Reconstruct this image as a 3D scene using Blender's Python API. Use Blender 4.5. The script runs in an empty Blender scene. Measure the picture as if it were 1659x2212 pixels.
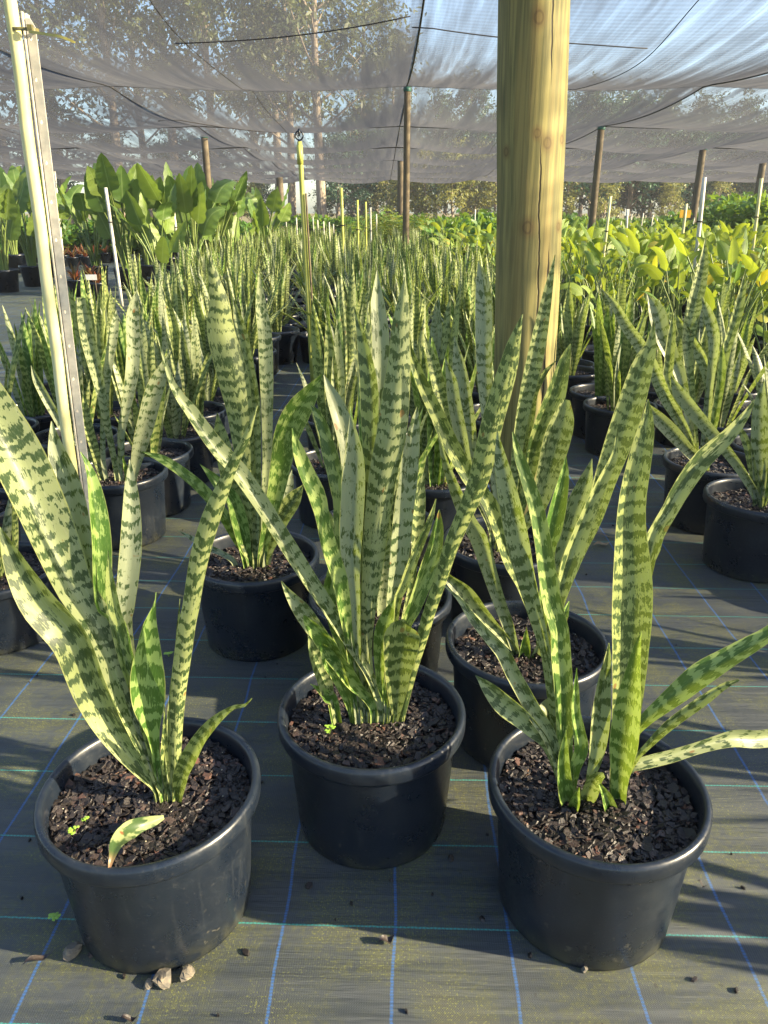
import bpy, math, random
from mathutils import Vector, Matrix, Quaternion
SC = bpy.context.scene
COL = SC.collection
rad = math.radians

# ------------------------------------------------------------------ camera
CAM_H = 1.2
PITCH = 22.05
cam_d = bpy.data.cameras.new('camera'); cam = bpy.data.objects.new('camera', cam_d); COL.objects.link(cam)
cam.location = (0, 0, CAM_H); cam.rotation_euler = (rad(90 - PITCH), 0, 0)
cam_d.sensor_fit = 'HORIZONTAL'; cam_d.sensor_width = 36; cam_d.lens = 36 * 1600 / 1659
cam_d.clip_start = .05; cam_d.clip_end = 2000
SC.camera = cam

# ------------------------------------------------------------------ world, sun, exposure
SUN_EL, SUN_AZ = 24.0, 103.0            # azimuth clockwise from the view direction
w = bpy.data.worlds.new('World'); SC.world = w; w.use_nodes = True
nt = w.node_tree; nt.nodes.clear()
sky = nt.nodes.new('ShaderNodeTexSky'); sky.sky_type = 'NISHITA'; sky.sun_disc = False
sky.sun_elevation = rad(SUN_EL); sky.sun_rotation = rad(SUN_AZ); sky.air_density = 1.1; sky.dust_density = 1.2; sky.ozone_density = 3.5
bg = nt.nodes.new('ShaderNodeBackground'); bg.inputs[1].default_value = .072
wo = nt.nodes.new('ShaderNodeOutputWorld')
nt.links.new(sky.outputs[0], bg.inputs[0]); nt.links.new(bg.outputs[0], wo.inputs[0])
sun_d = bpy.data.lights.new('sun', 'SUN'); sun_d.energy = 5.0; sun_d.angle = rad(.6); sun_d.color = (1, .84, .56)
sun = bpy.data.objects.new('sun', sun_d); COL.objects.link(sun)
sd = Vector((math.sin(rad(SUN_AZ)) * math.cos(rad(SUN_EL)), math.cos(rad(SUN_AZ)) * math.cos(rad(SUN_EL)), math.sin(rad(SUN_EL))))
sun.rotation_euler = sd.to_track_quat('Z', 'Y').to_euler()
SC.view_settings.view_transform = 'Standard'; SC.view_settings.look = 'None'
SC.view_settings.exposure = 2.52; SC.view_settings.gamma = 1
SC.cycles.use_denoising = True
SC.cycles.max_bounces = 6; SC.cycles.diffuse_bounces = 3; SC.cycles.glossy_bounces = 2
SC.cycles.transmission_bounces = 3; SC.cycles.transparent_max_bounces = 12
SC.cycles.sample_clamp_indirect = 4

# ------------------------------------------------------------------ helpers
cp, sp = math.cos(rad(PITCH)), math.sin(rad(PITCH))
def ray(x, y):
    u = (x - 829.5) / 1600; v = (1106 - y) / 1600
    return Vector((u, cp + v * sp, -sp + v * cp))
def on_z(x, y, z=0.0):                 # where a sight line meets a level
    r = ray(x, y); t = (z - CAM_H) / r.z
    return Vector((r.x * t, r.y * t, z))
def on_y(x, y, Y):                     # where a sight line meets an upright plane at distance Y
    r = ray(x, y); t = Y / r.y
    return Vector((r.x * t, Y, CAM_H + r.z * t))
def px_size(p):                        # metres per picture unit at a point
    return ((p.y * cp) - (p.z - CAM_H) * sp) / 1600

class MB:
    def __init__(s):
        s.v = []; s.f = []; s.uv = []; s.rnd = []; s.acr = []; s.mi = []; s.sm = True
    def add(s, p, uv=(0, 0), rnd=0.0, acr=0.0):
        s.v.append((p[0], p[1], p[2])); s.uv.append(uv); s.rnd.append(rnd); s.acr.append(acr); return len(s.v) - 1
    def face(s, idx, m=0):
        s.f.append(idx); s.mi.append(m)
    def mesh(s, name, mats, smooth=True):
        me = bpy.data.meshes.new(name); me.from_pydata(s.v, [], s.f)
        for m in (mats if isinstance(mats, (list, tuple)) else [mats]): me.materials.append(m)
        n = len(me.loops)
        li = [0] * n; me.loops.foreach_get('vertex_index', li)
        ul = me.uv_layers.new(name='UVMap'); flat = [0.0] * (2 * n)
        for i, vi in enumerate(li): flat[2 * i], flat[2 * i + 1] = s.uv[vi]
        ul.data.foreach_set('uv', flat)
        a = me.attributes.new('rnd', 'FLOAT', 'POINT'); a.data.foreach_set('value', s.rnd)
        a = me.attributes.new('acr', 'FLOAT', 'POINT'); a.data.foreach_set('value', s.acr)
        me.polygons.foreach_set('material_index', s.mi)
        me.polygons.foreach_set('use_smooth', [smooth] * len(me.polygons))
        me.update(); return me
    def obj(s, name, mats, parent=None, smooth=True):
        return link(name, s.mesh(name, mats, smooth), parent)
def link(name, me, parent=None):
    o = bpy.data.objects.new(name, me); COL.objects.link(o)
    if parent: o.parent = parent
    return o
def tag(o, label=None, cat=None, group=None, kind=None):
    if label: o['label'] = label
    if cat: o['category'] = cat
    if group: o['group'] = group
    if kind: o['kind'] = kind
    return o
def empty(name, loc, rz=0, sc=1):
    o = bpy.data.objects.new(name, None); COL.objects.link(o); o.location = loc; o.rotation_euler = (0, 0, rz)
    o.scale = (sc, sc, sc); o.empty_display_size = .1; return o
def copy_tree(o, parent=None):
    c = o.copy(); COL.objects.link(c); c.parent = parent
    for ch in KIDS.get(o.name, []): copy_tree_child(ch, c)
    return c
KIDS = {}
def kid(parent, child):
    KIDS.setdefault(parent.name, []).append(child); return child
def copy_tree_child(o, parent):
    c = o.copy(); COL.objects.link(c); c.parent = parent
    for ch in KIDS.get(o.name, []): copy_tree_child(ch, c)

def spline(pts, n):                    # Catmull-Rom through rows of numbers, n samples
    P = [list(p) for p in pts]
    P = [[2 * a - b for a, b in zip(P[0], P[1])]] + P + [[2 * a - b for a, b in zip(P[-1], P[-2])]]
    L = [0.0]
    for i in range(1, len(P) - 2):
        L.append(L[-1] + math.dist(P[i][:3], P[i + 1][:3]) + 1e-6)
    out = []
    for k in range(n):
        d = L[-1] * k / (n - 1); i = 0
        while i < len(L) - 2 and d > L[i + 1]: i += 1
        t = (d - L[i]) / (L[i + 1] - L[i])
        a, b, c, e = P[i], P[i + 1], P[i + 2], P[i + 3]
        out.append([.5 * (2 * b[j] + (c[j] - a[j]) * t + (2 * a[j] - 5 * b[j] + 4 * c[j] - e[j]) * t * t + (3 * b[j] - a[j] - 3 * c[j] + e[j]) * t ** 3) for j in range(len(b))])
    return out

def strap(mb, pts, half, sides, chan, rnd, seed, cols=5, wav=0.0, m=0):
    """a leaf: centre points, half widths, side vectors, depth of the channel"""
    n = len(pts); ks = [-1 + 2 * i / (cols - 1) for i in range(cols)]
    prev = None; vlen = 0.0; so = (seed * 3.17) % 17; fs = 1.0 + (.75 if rnd < .77 else .15) * ((seed * 7.31) % 1.0)
    for i in range(n):
        t = (pts[min(i + 1, n - 1)] - pts[max(i - 1, 0)]).normalized()
        s = (sides[i] - t * sides[i].dot(t)).normalized(); nn = t.cross(s)
        if i: vlen += (pts[i] - pts[i - 1]).length
        hw = max(half[i], .0006)
        row = []
        for a in ks:
            q = hw * (1 + wav * .12 * math.sin(vlen * 60 + seed + (2 if a > 0 else 0)) * abs(a))
            lift = chan * hw * (abs(a) ** 1.3) + wav * hw * .35 * abs(a) * math.sin(vlen * 45 + seed * 2 + a * 1.5)
            row.append(mb.add(pts[i] + s * q * a + nn * lift, (a * hw + so, vlen * fs + so * .7), rnd, a))
        if prev:
            for j in range(cols - 1): mb.face((prev[j], prev[j + 1], row[j + 1], row[j]), m)
        prev = row

def tube(mb, pts, rs, seg=10, cap=True, m=0, rnd=0.0, closed=False):
    n = len(pts); prev = None; ref = Vector((0, 0, 1)); vl = 0; first = None
    if isinstance(rs, (int, float)): rs = [rs] * n
    for i in range(n):
        if closed: t = (pts[(i + 1) % n] - pts[i - 1]).normalized()
        else: t = (pts[min(i + 1, n - 1)] - pts[max(i - 1, 0)]).normalized()
        if abs(t.dot(ref)) > .95: ref = Vector((1, 0, 0)) if abs(t.x) < .9 else Vector((0, 1, 0))
        a = t.cross(ref).normalized(); b = t.cross(a)
        ref = b.cross(t) if False else ref
        if i: vl += (pts[i] - pts[i - 1]).length
        row = [mb.add(pts[i] + (a * math.cos(2 * math.pi * k / seg) + b * math.sin(2 * math.pi * k / seg)) * rs[i], (k / seg, vl), rnd) for k in range(seg)]
        if prev:
            for k in range(seg): mb.face((prev[k], prev[(k + 1) % seg], row[(k + 1) % seg], row[k]), m)
        else: first = row
        prev = row
    if closed:
        for k in range(seg): mb.face((prev[k], prev[(k + 1) % seg], first[(k + 1) % seg], first[k]), m)
    elif cap:
        mb.face(tuple(reversed(first)), m); mb.face(tuple(prev), m)

def lathe(mb, prof, seg=48, m=0, uvs=1.0):
    prev = None; vl = 0
    for i, (r, z) in enumerate(prof):
        if i: vl += math.dist(prof[i], prof[i - 1])
        row = [mb.add((r * math.cos(2 * math.pi * k / seg), r * math.sin(2 * math.pi * k / seg), z), (k / seg, vl)) for k in range(seg)]
        if prev:
            for k in range(seg): mb.face((prev[k], prev[(k + 1) % seg], row[(k + 1) % seg], row[k]), m)
        prev = row
    return prev

def box(mb, lo, hi, m=0, M=None):
    c = [Vector((x, y, z)) for z in (lo[2], hi[2]) for y in (lo[1], hi[1]) for x in (lo[0], hi[0])]
    if M: c = [M @ q for q in c]
    i = [mb.add(q) for q in c]
    for f in ((0, 2, 3, 1), (4, 5, 7, 6), (0, 1, 5, 4), (2, 6, 7, 3), (0, 4, 6, 2), (1, 3, 7, 5)): mb.face(tuple(i[k] for k in f), m)

# ------------------------------------------------------------------ materials
class NT:
    def __init__(s, name):
        s.m = bpy.data.materials.new(name); s.m.use_nodes = True; s.t = s.m.node_tree; s.t.nodes.clear()
        s.out = s.n('ShaderNodeOutputMaterial')
    def n(s, typ, **kw):
        x = s.t.nodes.new(typ)
        for k, v in kw.items(): setattr(x, k, v)
        return x
    def l(s, a, b): s.t.links.new(a, b)
    def put(s, sock, v):
        if hasattr(v, 'node'): s.l(v, sock)
        else: sock.default_value = v
    def math(s, op, a, b=None, c=None, clamp=False):
        x = s.n('ShaderNodeMath', operation=op, use_clamp=clamp); s.put(x.inputs[0], a)
        if b is not None: s.put(x.inputs[1], b)
        if c is not None: s.put(x.inputs[2], c)
        return x.outputs[0]
    def comb(s, x, y, z=0.0):
        q = s.n('ShaderNodeCombineXYZ'); s.put(q.inputs[0], x); s.put(q.inputs[1], y); s.put(q.inputs[2], z); return q.outputs[0]
    def sep(s, v):
        q = s.n('ShaderNodeSeparateXYZ'); s.l(v, q.inputs[0]); return q.outputs
    def noise(s, vec, scale=1.0, detail=2.0, rough=.5, dist=0.0):
        q = s.n('ShaderNodeTexNoise'); s.l(vec, q.inputs['Vector']); q.inputs['Scale'].default_value = scale
        q.inputs['Detail'].default_value = detail; q.inputs['Roughness'].default_value = rough; q.inputs['Distortion'].default_value = dist
        return q.outputs[0]
    def step(s, v, a, b):
        q = s.n('ShaderNodeMapRange', interpolation_type='SMOOTHSTEP'); s.put(q.inputs[0], v); s.put(q.inputs[1], a); s.put(q.inputs[2], b); return q.outputs[0]
    def lin(s, v, a, b, c, d):
        q = s.n('ShaderNodeMapRange'); s.put(q.inputs[0], v)
        for i, k in enumerate((a, b, c, d)): q.inputs[i + 1].default_value = k
        return q.outputs[0]
    def mix(s, f, a, b, op='MIX'):
        q = s.n('ShaderNodeMix', data_type='RGBA', blend_type=op); s.put(q.inputs[0], f)
        s.put(q.inputs[6], a if hasattr(a, 'node') else (*a, 1)[:4]); s.put(q.inputs[7], b if hasattr(b, 'node') else (*b, 1)[:4]); return q.outputs[2]
    def attr(s, name): return s.n('ShaderNodeAttribute', attribute_name=name).outputs['Fac']
    def uv(s): return s.n('ShaderNodeTexCoord').outputs['UV']
    def co(s): return s.n('ShaderNodeTexCoord').outputs['Object']
    def pos(s): return s.n('ShaderNodeNewGeometry').outputs['Position']
    def bump(s, h, strength=.3, dist=.01):
        q = s.n('ShaderNodeBump'); s.l(h, q.inputs['Height']); q.inputs['Strength'].default_value = strength; q.inputs['Distance'].default_value = dist; return q.outputs[0]
    def pbsdf(s, col, rough=.5, spec=.5, normal=None, metal=0.0):
        q = s.n('ShaderNodeBsdfPrincipled'); s.put(q.inputs['Base Color'], col if hasattr(col, 'node') else (*col, 1)[:4]); s.put(q.inputs['Roughness'], rough)
        s.put(q.inputs['Specular IOR Level'], spec); q.inputs['Metallic'].default_value = metal
        if normal is not None: s.l(normal, q.inputs['Normal'])
        return q.outputs[0]
    def leafy(s, col, tcol, fac, rough=.4, spec=.4, normal=None):
        p = s.pbsdf(col, rough, spec, normal); t = s.n('ShaderNodeBsdfTranslucent'); s.put(t.inputs[0], tcol)
        x = s.n('ShaderNodeMixShader'); s.put(x.inputs[0], fac); s.l(p, x.inputs[1]); s.l(t.outputs[0], x.inputs[2]); return x.outputs[0]
    def done(s, sh): s.l(sh, s.out.inputs[0]); return s.m

def mat_snake():
    n = NT('snake_leaf'); uv = n.sep(n.uv()); u, v = uv[0], uv[1]
    rnd = n.attr('rnd'); acr = n.attr('acr')
    fine = n.noise(n.comb(n.math('MULTIPLY', u, 330), n.math('MULTIPLY', v, 17)), 1, 2)
    mid = n.noise(n.comb(n.math('MULTIPLY', u, 110), n.math('MULTIPLY', v, 34)), 1, 3)
    big = n.noise(n.comb(n.math('MULTIPLY', u, 22), n.math('MULTIPLY', v, 9)), 1, 2)
    ph = n.math('MULTIPLY', v, 26.0)
    gr = n.noise(n.comb(n.math('MULTIPLY', u, 620), n.math('MULTIPLY', v, 95)), 1, 2)
    ph = n.math('MULTIPLY_ADD', n.math('SUBTRACT', big, .5), 2.2, ph)
    ph = n.math('MULTIPLY_ADD', n.math('SUBTRACT', mid, .5), 1.0, ph)
    ph = n.math('MULTIPLY_ADD', n.math('SUBTRACT', fine, .5), .5, ph)
    ph = n.math('MULTIPLY_ADD', n.math('ABSOLUTE', acr), -.28, ph)
    amp = n.lin(n.noise(n.comb(n.math('MULTIPLY', u, 5), n.math('MULTIPLY', v, 4.5), 2.2), 1, 2), .35, .65, .30, 1.05)
    mot = n.noise(n.comb(n.math('MULTIPLY', u, 95), n.math('MULTIPLY', v, 44), 5.1), 1, 4, .7)
    wv = n.math('MULTIPLY', n.math('SINE', n.math('MULTIPLY', ph, 6.2832)), amp)
    wv = n.math('MULTIPLY_ADD', n.math('SUBTRACT', mot, .5), 3.0, wv)
    wv = n.math('MULTIPLY_ADD', n.math('SUBTRACT', mid, .5), 1.6, wv)
    wv = n.math('MULTIPLY_ADD', n.math('SUBTRACT', fine, .5), 2.9, wv)
    wv = n.math('MULTIPLY_ADD', n.math('SUBTRACT', gr, .5), 2.2, wv)
    wv = n.math('MULTIPLY_ADD', n.math('SUBTRACT', big, .47), 3.0, wv)
    wv = n.math('MULTIPLY_ADD', n.math('SUBTRACT', rnd, .55), .9, wv)
    dark = n.step(wv, .05, .38)
    dark = n.math('MULTIPLY', dark, n.lin(gr, .3, .5, .7, 1.0))
    pale = n.mix(n.step(rnd, .1, .75), (.245, .275, .17), (.275, .315, .10))
    pale = n.mix(n.math('MULTIPLY', n.step(fine, .45, .75), .45), pale, (.35, .37, .22))
    dk = n.mix(n.step(rnd, .7, .95), (.030, .056, .020), (.05, .12, .016))
    pale = n.mix(n.step(rnd, .75, .97), pale, (.245, .35, .095))
    c = n.mix(dark, pale, dk)
    edge = n.step(n.math('ABSOLUTE', acr), .93, .985)
    c = n.mix(n.math('MULTIPLY', edge, .75), c, (.32, .34, .11))  # pale margin painted in for light caught on the thick leaf edge
    scar = n.step(n.noise(n.comb(n.math('MULTIPLY', u, 60), n.math('MULTIPLY', v, 22), 7.3), 1, 1), .755, .785)
    c = n.mix(n.math('MULTIPLY', scar, .8), c, (.20, .09, .03))
    tc = n.mix(.45, c, (.42, .55, .04), 'MIX')
    bm = n.bump(fine, .12, .002)
    return n.done(n.leafy(c, tc, .28, n.lin(mid, .3, .7, .36, .54), .38, bm))

def mat_plain_leaf(name, a, b, tr, trc, rough=.4, yellow=None, veins=0):
    n = NT(name); p = n.pos(); r = n.attr('rnd'); uv = n.uv()
    f = n.math('ADD', n.math('MULTIPLY', r, .8), n.math('MULTIPLY', n.noise(uv, 9, 3), .4))
    c = n.mix(n.step(f, .25, .85), a, b)
    if yellow: c = n.mix(n.step(r, .86, .93), c, yellow)
    s = n.sep(uv); nm = None
    if veins:
        vv = n.math('SINE', n.math('MULTIPLY', n.math('ADD', s[1], n.math('MULTIPLY', n.math('ABSOLUTE', n.attr('acr')), -.12)), veins))
        nm = n.bump(vv, .25, .004)
        c = n.mix(n.math('MULTIPLY', n.step(n.math('ABSOLUTE', n.attr('acr')), .1, .0), .7), c, (.25, .34, .12))
        c = n.mix(n.math('MULTIPLY', n.step(vv, .6, 1), .15), c, (.2, .3, .08))
    return n.done(n.leafy(c, n.mix(.5, c, trc), tr, rough, .4, nm))

def mat_pot():
    n = NT('black_plastic'); co = n.co(); z = n.sep(co)[2]; p = n.pos()
    d = n.noise(p, 14, 4, .6); f = n.noise(p, 160, 2); scratch = n.noise(n.comb(n.math('MULTIPLY', n.sep(n.uv())[0], 30), n.math('MULTIPLY', n.sep(n.uv())[1], 260)), 1, 3)
    c = n.mix(n.step(d, .45, .8), (.0065, .0105, .0185), (.016, .021, .028))
    c = n.mix(n.math('MULTIPLY', n.step(f, .6, .75), .35), c, (.05, .05, .05))
    low = n.math('MULTIPLY', n.step(z, .06, .0), n.step(n.noise(p, 30, 3), .35, .65))
    c = n.mix(n.math('MULTIPLY', low, .55), c, (.05, .05, .028))
    spl = n.math('MULTIPLY', n.step(n.noise(p, 75, 2), .66, .72), n.step(z, .16, .02)); c = n.mix(n.math('MULTIPLY', spl, .6), c, (.085, .08, .062))
    drip = n.math('MULTIPLY', n.step(n.noise(n.comb(n.math('MULTIPLY', n.sep(p)[0], 55), n.math('MULTIPLY', n.sep(p)[1], 55), n.math('MULTIPLY', z, 4)), 1, 3), .58, .75), .35); c = n.mix(drip, c, (.032, .036, .040))
    r = n.lin(n.math('ADD', d, n.math('MULTIPLY', f, .4)), .5, 1.0, .24, .48)
    return n.done(n.pbsdf(c, r, .5, n.bump(n.math('ADD', scratch, f), .05, .002)))

def mat_bark():
    n = NT('bark_mulch'); r = n.attr('rnd'); p = n.co()
    q = n.n('ShaderNodeValToRGB'); n.l(r, q.inputs[0]); e = q.color_ramp.elements
    e[0].color = (.010, .008, .008, 1); e[1].color = (.55, .50, .36, 1); e[1].position = 1
    for pos, c in ((.42, (.020, .016, .016, 1)), (.66, (.042, .028, .025, 1)), (.85, (.12, .055, .036, 1)), (.945, (.20, .12, .075, 1))):
        k = e.new(pos); k.color = c
    f = n.noise(p, 300, 3)
    c = n.mix(n.step(f, .5, .75), q.outputs[0], (.045, .035, .03))
    return n.done(n.pbsdf(c, n.lin(f, .3, .7, .35, .7), .45, n.bump(f, .4, .003)))

def mat_weedmat():
    n = NT('woven_weed_mat'); p = n.pos(); s = n.sep(p); a = rad(1.7)
    ca, sa = math.cos(a), math.sin(a)
    x = n.math('ADD', n.math('MULTIPLY', s[0], ca), n.math('MULTIPLY', s[1], -sa))
    y = n.math('ADD', n.math('MULTIPLY', s[1], ca), n.math('MULTIPLY', s[0], sa))
    wob = n.noise(p, 2.2, 2); wob2 = n.noise(p, 120, 1)
    def lines(c, off, step, w, wamt):
        q = n.math('MULTIPLY_ADD', n.math('SUBTRACT', wob, .5), wamt, c); q = n.math('ADD', q, n.math('MULTIPLY', n.math('SUBTRACT', wob2, .5), .003))
        q = n.math('PINGPONG', n.math('ADD', q, off), step / 2)
        return n.step(q, w, w * .4)
    bl = lines(x, -.04 + 20.4, .2035, .0036, .03)
    bl2 = n.math('MULTIPLY', bl, n.lin(n.math('SINE', n.math('MULTIPLY', y, 1100)), -1, 1, .45, 1))
    gr = lines(y, 40 * .1905 - .960 + .0, .1905, .0022, .012)
    gr2 = n.math('MULTIPLY', gr, n.lin(n.math('SINE', n.math('MULTIPLY', x, 900)), -1, 1, .5, 1))
    weave = n.math('MULTIPLY', n.math('SINE', n.math('MULTIPLY', x, 1570)), n.math('SINE', n.math('MULTIPLY', y, 2400)))
    rib = n.math('SINE', n.math('MULTIPLY', x, 1570))
    rib2 = n.math('SINE', n.math('MULTIPLY', x, 330))
    strk = n.noise(n.comb(n.math('MULTIPLY', x, 2.2), n.math('MULTIPLY', y, 22)), 1, 4, .6)
    big = n.noise(p, 1.1, 3); med = n.noise(p, 7, 4, .6); fn = n.noise(p, 70, 3, .6); vf = n.noise(p, 260, 2)
    c = n.mix(n.step(strk, .35, .7), (.029, .037, .043), (.053, .061, .066))
    c = n.mix(n.lin(rib, -1, 1, 0, .5), c, (.075, .087, .097))
    grain = n.noise(p, 420, 1); c = n.mix(n.math('MULTIPLY', n.step(grain, .55, .8), .3), c, (.085, .094, .098))
    # brown silt, then algae, each in patches of its own
    silt = n.math('MULTIPLY', n.step(med, .46, .72), n.step(big, .35, .6))
    c = n.mix(n.math('MULTIPLY', silt, .5), c, (.075, .068, .048))
    alg = n.math('MULTIPLY', n.step(n.math('ADD', n.math('MULTIPLY', med, .55), n.math('MULTIPLY', fn, .45)), .43, .57), n.step(n.noise(p, 2.6, 3), .33, .55))
    c = n.mix(n.math('MULTIPLY', n.math('MULTIPLY', alg, n.lin(n.noise(p, 150, 3, .7), .35, .62, .12, 1.0)), .6), c, (.115, .122, .032))
    spots = n.math('MULTIPLY', n.step(vf, .585, .65), n.step(med, .40, .60))
    c = n.mix(n.math('MULTIPLY', spots, .75), c, (.20, .215, .05))
    dirt = n.step(n.noise(p, 45, 3), .70, .76)
    c = n.mix(n.math('MULTIPLY', dirt, .7), c, (.018, .015, .012))
    c = n.mix(n.math('MULTIPLY', bl2, .8), c, (.035, .14, .40))
    c = n.mix(n.math('MULTIPLY', gr2, .85), c, (.05, .36, .32))
    h = n.math('ADD', n.math('MULTIPLY', strk, 6.0), n.math('ADD', n.math('MULTIPLY', weave, .25), n.math('MULTIPLY', fn, .6)))
    return n.done(n.pbsdf(c, n.lin(med, .3, .7, .42, .62), .45, n.bump(h, .6, .005)))

def mat_net():
    n = NT('shade_cloth'); p = n.pos(); s = n.sep(p); g = n.n('ShaderNodeNewGeometry')
    d = n.n('ShaderNodeVectorMath', operation='DOT_PRODUCT'); n.l(g.outputs['Normal'], d.inputs[0]); n.l(g.outputs['Incoming'], d.inputs[1])
    cs = n.math('MAXIMUM', n.math('ABSOLUTE', d.outputs['Value']), .015)
    strk = n.noise(n.comb(n.math('MULTIPLY', s[0], 5.5), n.math('MULTIPLY', s[1], .22)), 1, 4, .65)
    str2 = n.noise(n.comb(n.math('MULTIPLY', s[0], 2.0), n.math('MULTIPLY', s[1], .9), 3.0), 1, 3, .6)
    rib = n.math('SINE', n.math('MULTIPLY', s[1], 70))
    k = n.math('MULTIPLY', n.lin(strk, .3, .7, .25, 2.0), n.lin(str2, .3, .7, .75, 1.3))
    k = n.math('MULTIPLY', k, n.lin(rib, -1, 1, .88, 1.12))
    fr = n.math('FRACT', n.math('DIVIDE', n.math('SUBTRACT', s[1], 1.3), 5.8)); graze_band = n.math('MULTIPLY', n.step(fr, .72, .97), n.step(fr, 1.0, .995))  # band before each wire, imitating the darkening of cloth seen at grazing angles
    k = n.math('MULTIPLY', k, n.math('MULTIPLY_ADD', graze_band, 1.1, 1.0))
    fx = n.math('FRACT', n.math('DIVIDE', n.math('SUBTRACT', s[0], .35), 4.55)); hx = n.step(fx, .80, 1.0); k = n.math('MULTIPLY', k, n.math('MULTIPLY_ADD', hx, .8, 1.0))
    T = n.math('EXPONENT', n.math('DIVIDE', n.math('MULTIPLY', k, -NET_K), n.math('POWER', cs, 1.35)))
    col = n.mix(n.step(strk, .3, .7), (.115, .115, .122), (.070, .074, .086))
    df = n.n('ShaderNodeBsdfDiffuse'); n.l(col, df.inputs[0])
    tl = n.n('ShaderNodeBsdfTranslucent'); n.l(col, tl.inputs[0])
    m = n.n('ShaderNodeMixShader'); m.inputs[0].default_value = .6; n.l(df.outputs[0], m.inputs[1]); n.l(tl.outputs[0], m.inputs[2])
    tr = n.n('ShaderNodeBsdfTransparent')
    x = n.n('ShaderNodeMixShader'); n.l(T, x.inputs[0]); n.l(m.outputs[0], x.inputs[1]); n.l(tr.outputs[0], x.inputs[2])
    return n.done(x.outputs[0])
NET_K = .122; HAZE = .0012

def mat_post(name, a, b, rust, scale=1.0, cracks=False):
    n = NT(name); co = n.co(); s = n.sep(co); uv = n.sep(n.uv())
    g = n.noise(n.comb(n.math('MULTIPLY', s[0], 60 * scale), n.math('MULTIPLY', s[1], 60 * scale), n.math('MULTIPLY', s[2], 1.6 * scale)), 1, 5, .6, .3)
    g2 = n.noise(n.comb(n.math('MULTIPLY', s[0], 14 * scale), n.math('MULTIPLY', s[1], 14 * scale), n.math('MULTIPLY', s[2], 1.3 * scale)), 1, 3)
    ring = n.noise(n.comb(n.math('MULTIPLY', s[0], 4), n.math('MULTIPLY', s[1], 4), n.math('MULTIPLY', s[2], 2.0 * scale)), 1, 3)
    c = n.mix(n.step(g, .36, .64), a, b); c = n.mix(n.math('MULTIPLY', n.step(g2, .5, .72), .5), c, rust)
    c = n.mix(n.math('MULTIPLY', n.step(ring, .56, .70), .45), c, (.10, .085, .04))
    h = g
    if cracks:
        wig = n.math('MULTIPLY', n.math('SUBTRACT', n.noise(n.comb(0.0, 0.0, n.math('MULTIPLY', s[2], 7)), 1, 4), .5), .035)
        tot = None
        for (u0, z0, z1, wd, sl) in ((.816, 1.58, 2.4, .0040, .01), (.7755, .70, 1.47, .0036, .012), (.829, -.2, 1.12, .0058, .006), (.772, .1, .75, .0022, 0)):
            uu = n.math('ABSOLUTE', n.math('SUBTRACT', n.math('ADD', uv[0], n.math('ADD', wig, n.math('MULTIPLY', n.math('SUBTRACT', s[2], 1.0), sl))), u0))
            fade = n.math('MULTIPLY', n.step(s[2], z0, z0 + .15), n.step(s[2], z1, z1 - .15))
            q = n.step(n.math('DIVIDE', uu, n.math('MULTIPLY_ADD', fade, n.math('MULTIPLY', 1.45, wd), .0002)), 1.0, .45); q = n.math('MULTIPLY', q, n.step(fade, .02, .1))
            tot = q if tot is None else n.math('MAXIMUM', tot, q)
        # knots
        for (u0, z0, r) in ((.745, 1.80, .018), (.752, 1.455, .013), (.803, 1.425, .017), (.90, 1.44, .012), (.718, 1.147, .019), (.905, 1.15, .012), (.525, 1.17, .012), (.60, 1.40, .012)):
            du = n.math('MULTIPLY', n.math('SUBTRACT', uv[0], u0), .77); dz = n.math('SUBTRACT', s[2], z0)
            dd = n.math('SQRT', n.math('ADD', n.math('POWER', du, 2), n.math('POWER', n.math('MULTIPLY', dz, .8), 2)))
            dd = n.math('DIVIDE', n.math('ADD', dd, n.math('MULTIPLY', n.math('SUBTRACT', g, .5), .006)), r)
            c = n.mix(n.math('MULTIPLY', n.step(dd, 2.4, .6), .55), c, (.13, .075, .03))
            c = n.mix(n.math('MULTIPLY', n.step(n.math('ABSOLUTE', n.math('SUBTRACT', dd, .8)), .3, .05), .4), c, (.06, .04, .02))
        c = n.mix(n.math('MULTIPLY', tot, .96), c, (.012, .009, .006))
        h = n.math('SUBTRACT', n.math('MULTIPLY', g, .5), n.math('MULTIPLY', tot, 2.0))
    return n.done(n.pbsdf(c, .68, .25, n.bump(h, .6, .005)))

def mat_simple(name, col, col2=None, scale=20, rough=.5, spec=.5, metal=0.0, stretch=None, bump=.1):
    n = NT(name); p = n.co()
    if stretch:
        s = n.sep(p); p = n.comb(n.math('MULTIPLY', s[0], stretch[0]), n.math('MULTIPLY', s[1], stretch[1]), n.math('MULTIPLY', s[2], stretch[2]))
    f = n.noise(p, scale, 4, .6)
    c = n.mix(n.step(f, .38, .66), col, col2 or tuple(k * .6 for k in col))
    return n.done(n.pbsdf(c, rough, spec, n.bump(f, bump, .004), metal))

M_SNAKE = mat_snake(); M_POT = mat_pot(); M_BARK = mat_bark(); M_MAT = mat_weedmat(); M_NET = mat_net()
M_POST = mat_post('treated_pine', (.25, .215, .078), (.125, .118, .048), (.24, .165, .055), 1.0, True)
M_POLE = mat_post('weathered_pole', (.15, .118, .072), (.085, .066, .042), (.075, .062, .042))
M_PADDLE = mat_plain_leaf('paddle_leaf', (.075, .14, .032), (.17, .24, .05), .32, (.35, .5, .03), .38, None, 260)
M_CANNA = mat_plain_leaf('yellow_green_leaf', (.10, .19, .028), (.21, .29, .04), .36, (.60, .68, .03), .42, (.50, .33, .03), 420)
M_STEM = mat_plain_leaf('green_stem', (.10, .16, .04), (.17, .22, .06), .1, (.4, .5, .05))
M_FROND = mat_plain_leaf('palm_leaflet', (.09, .16, .02), (.22, .28, .03), .35, (.5, .55, .03), .45, (.35, .28, .04))
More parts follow.
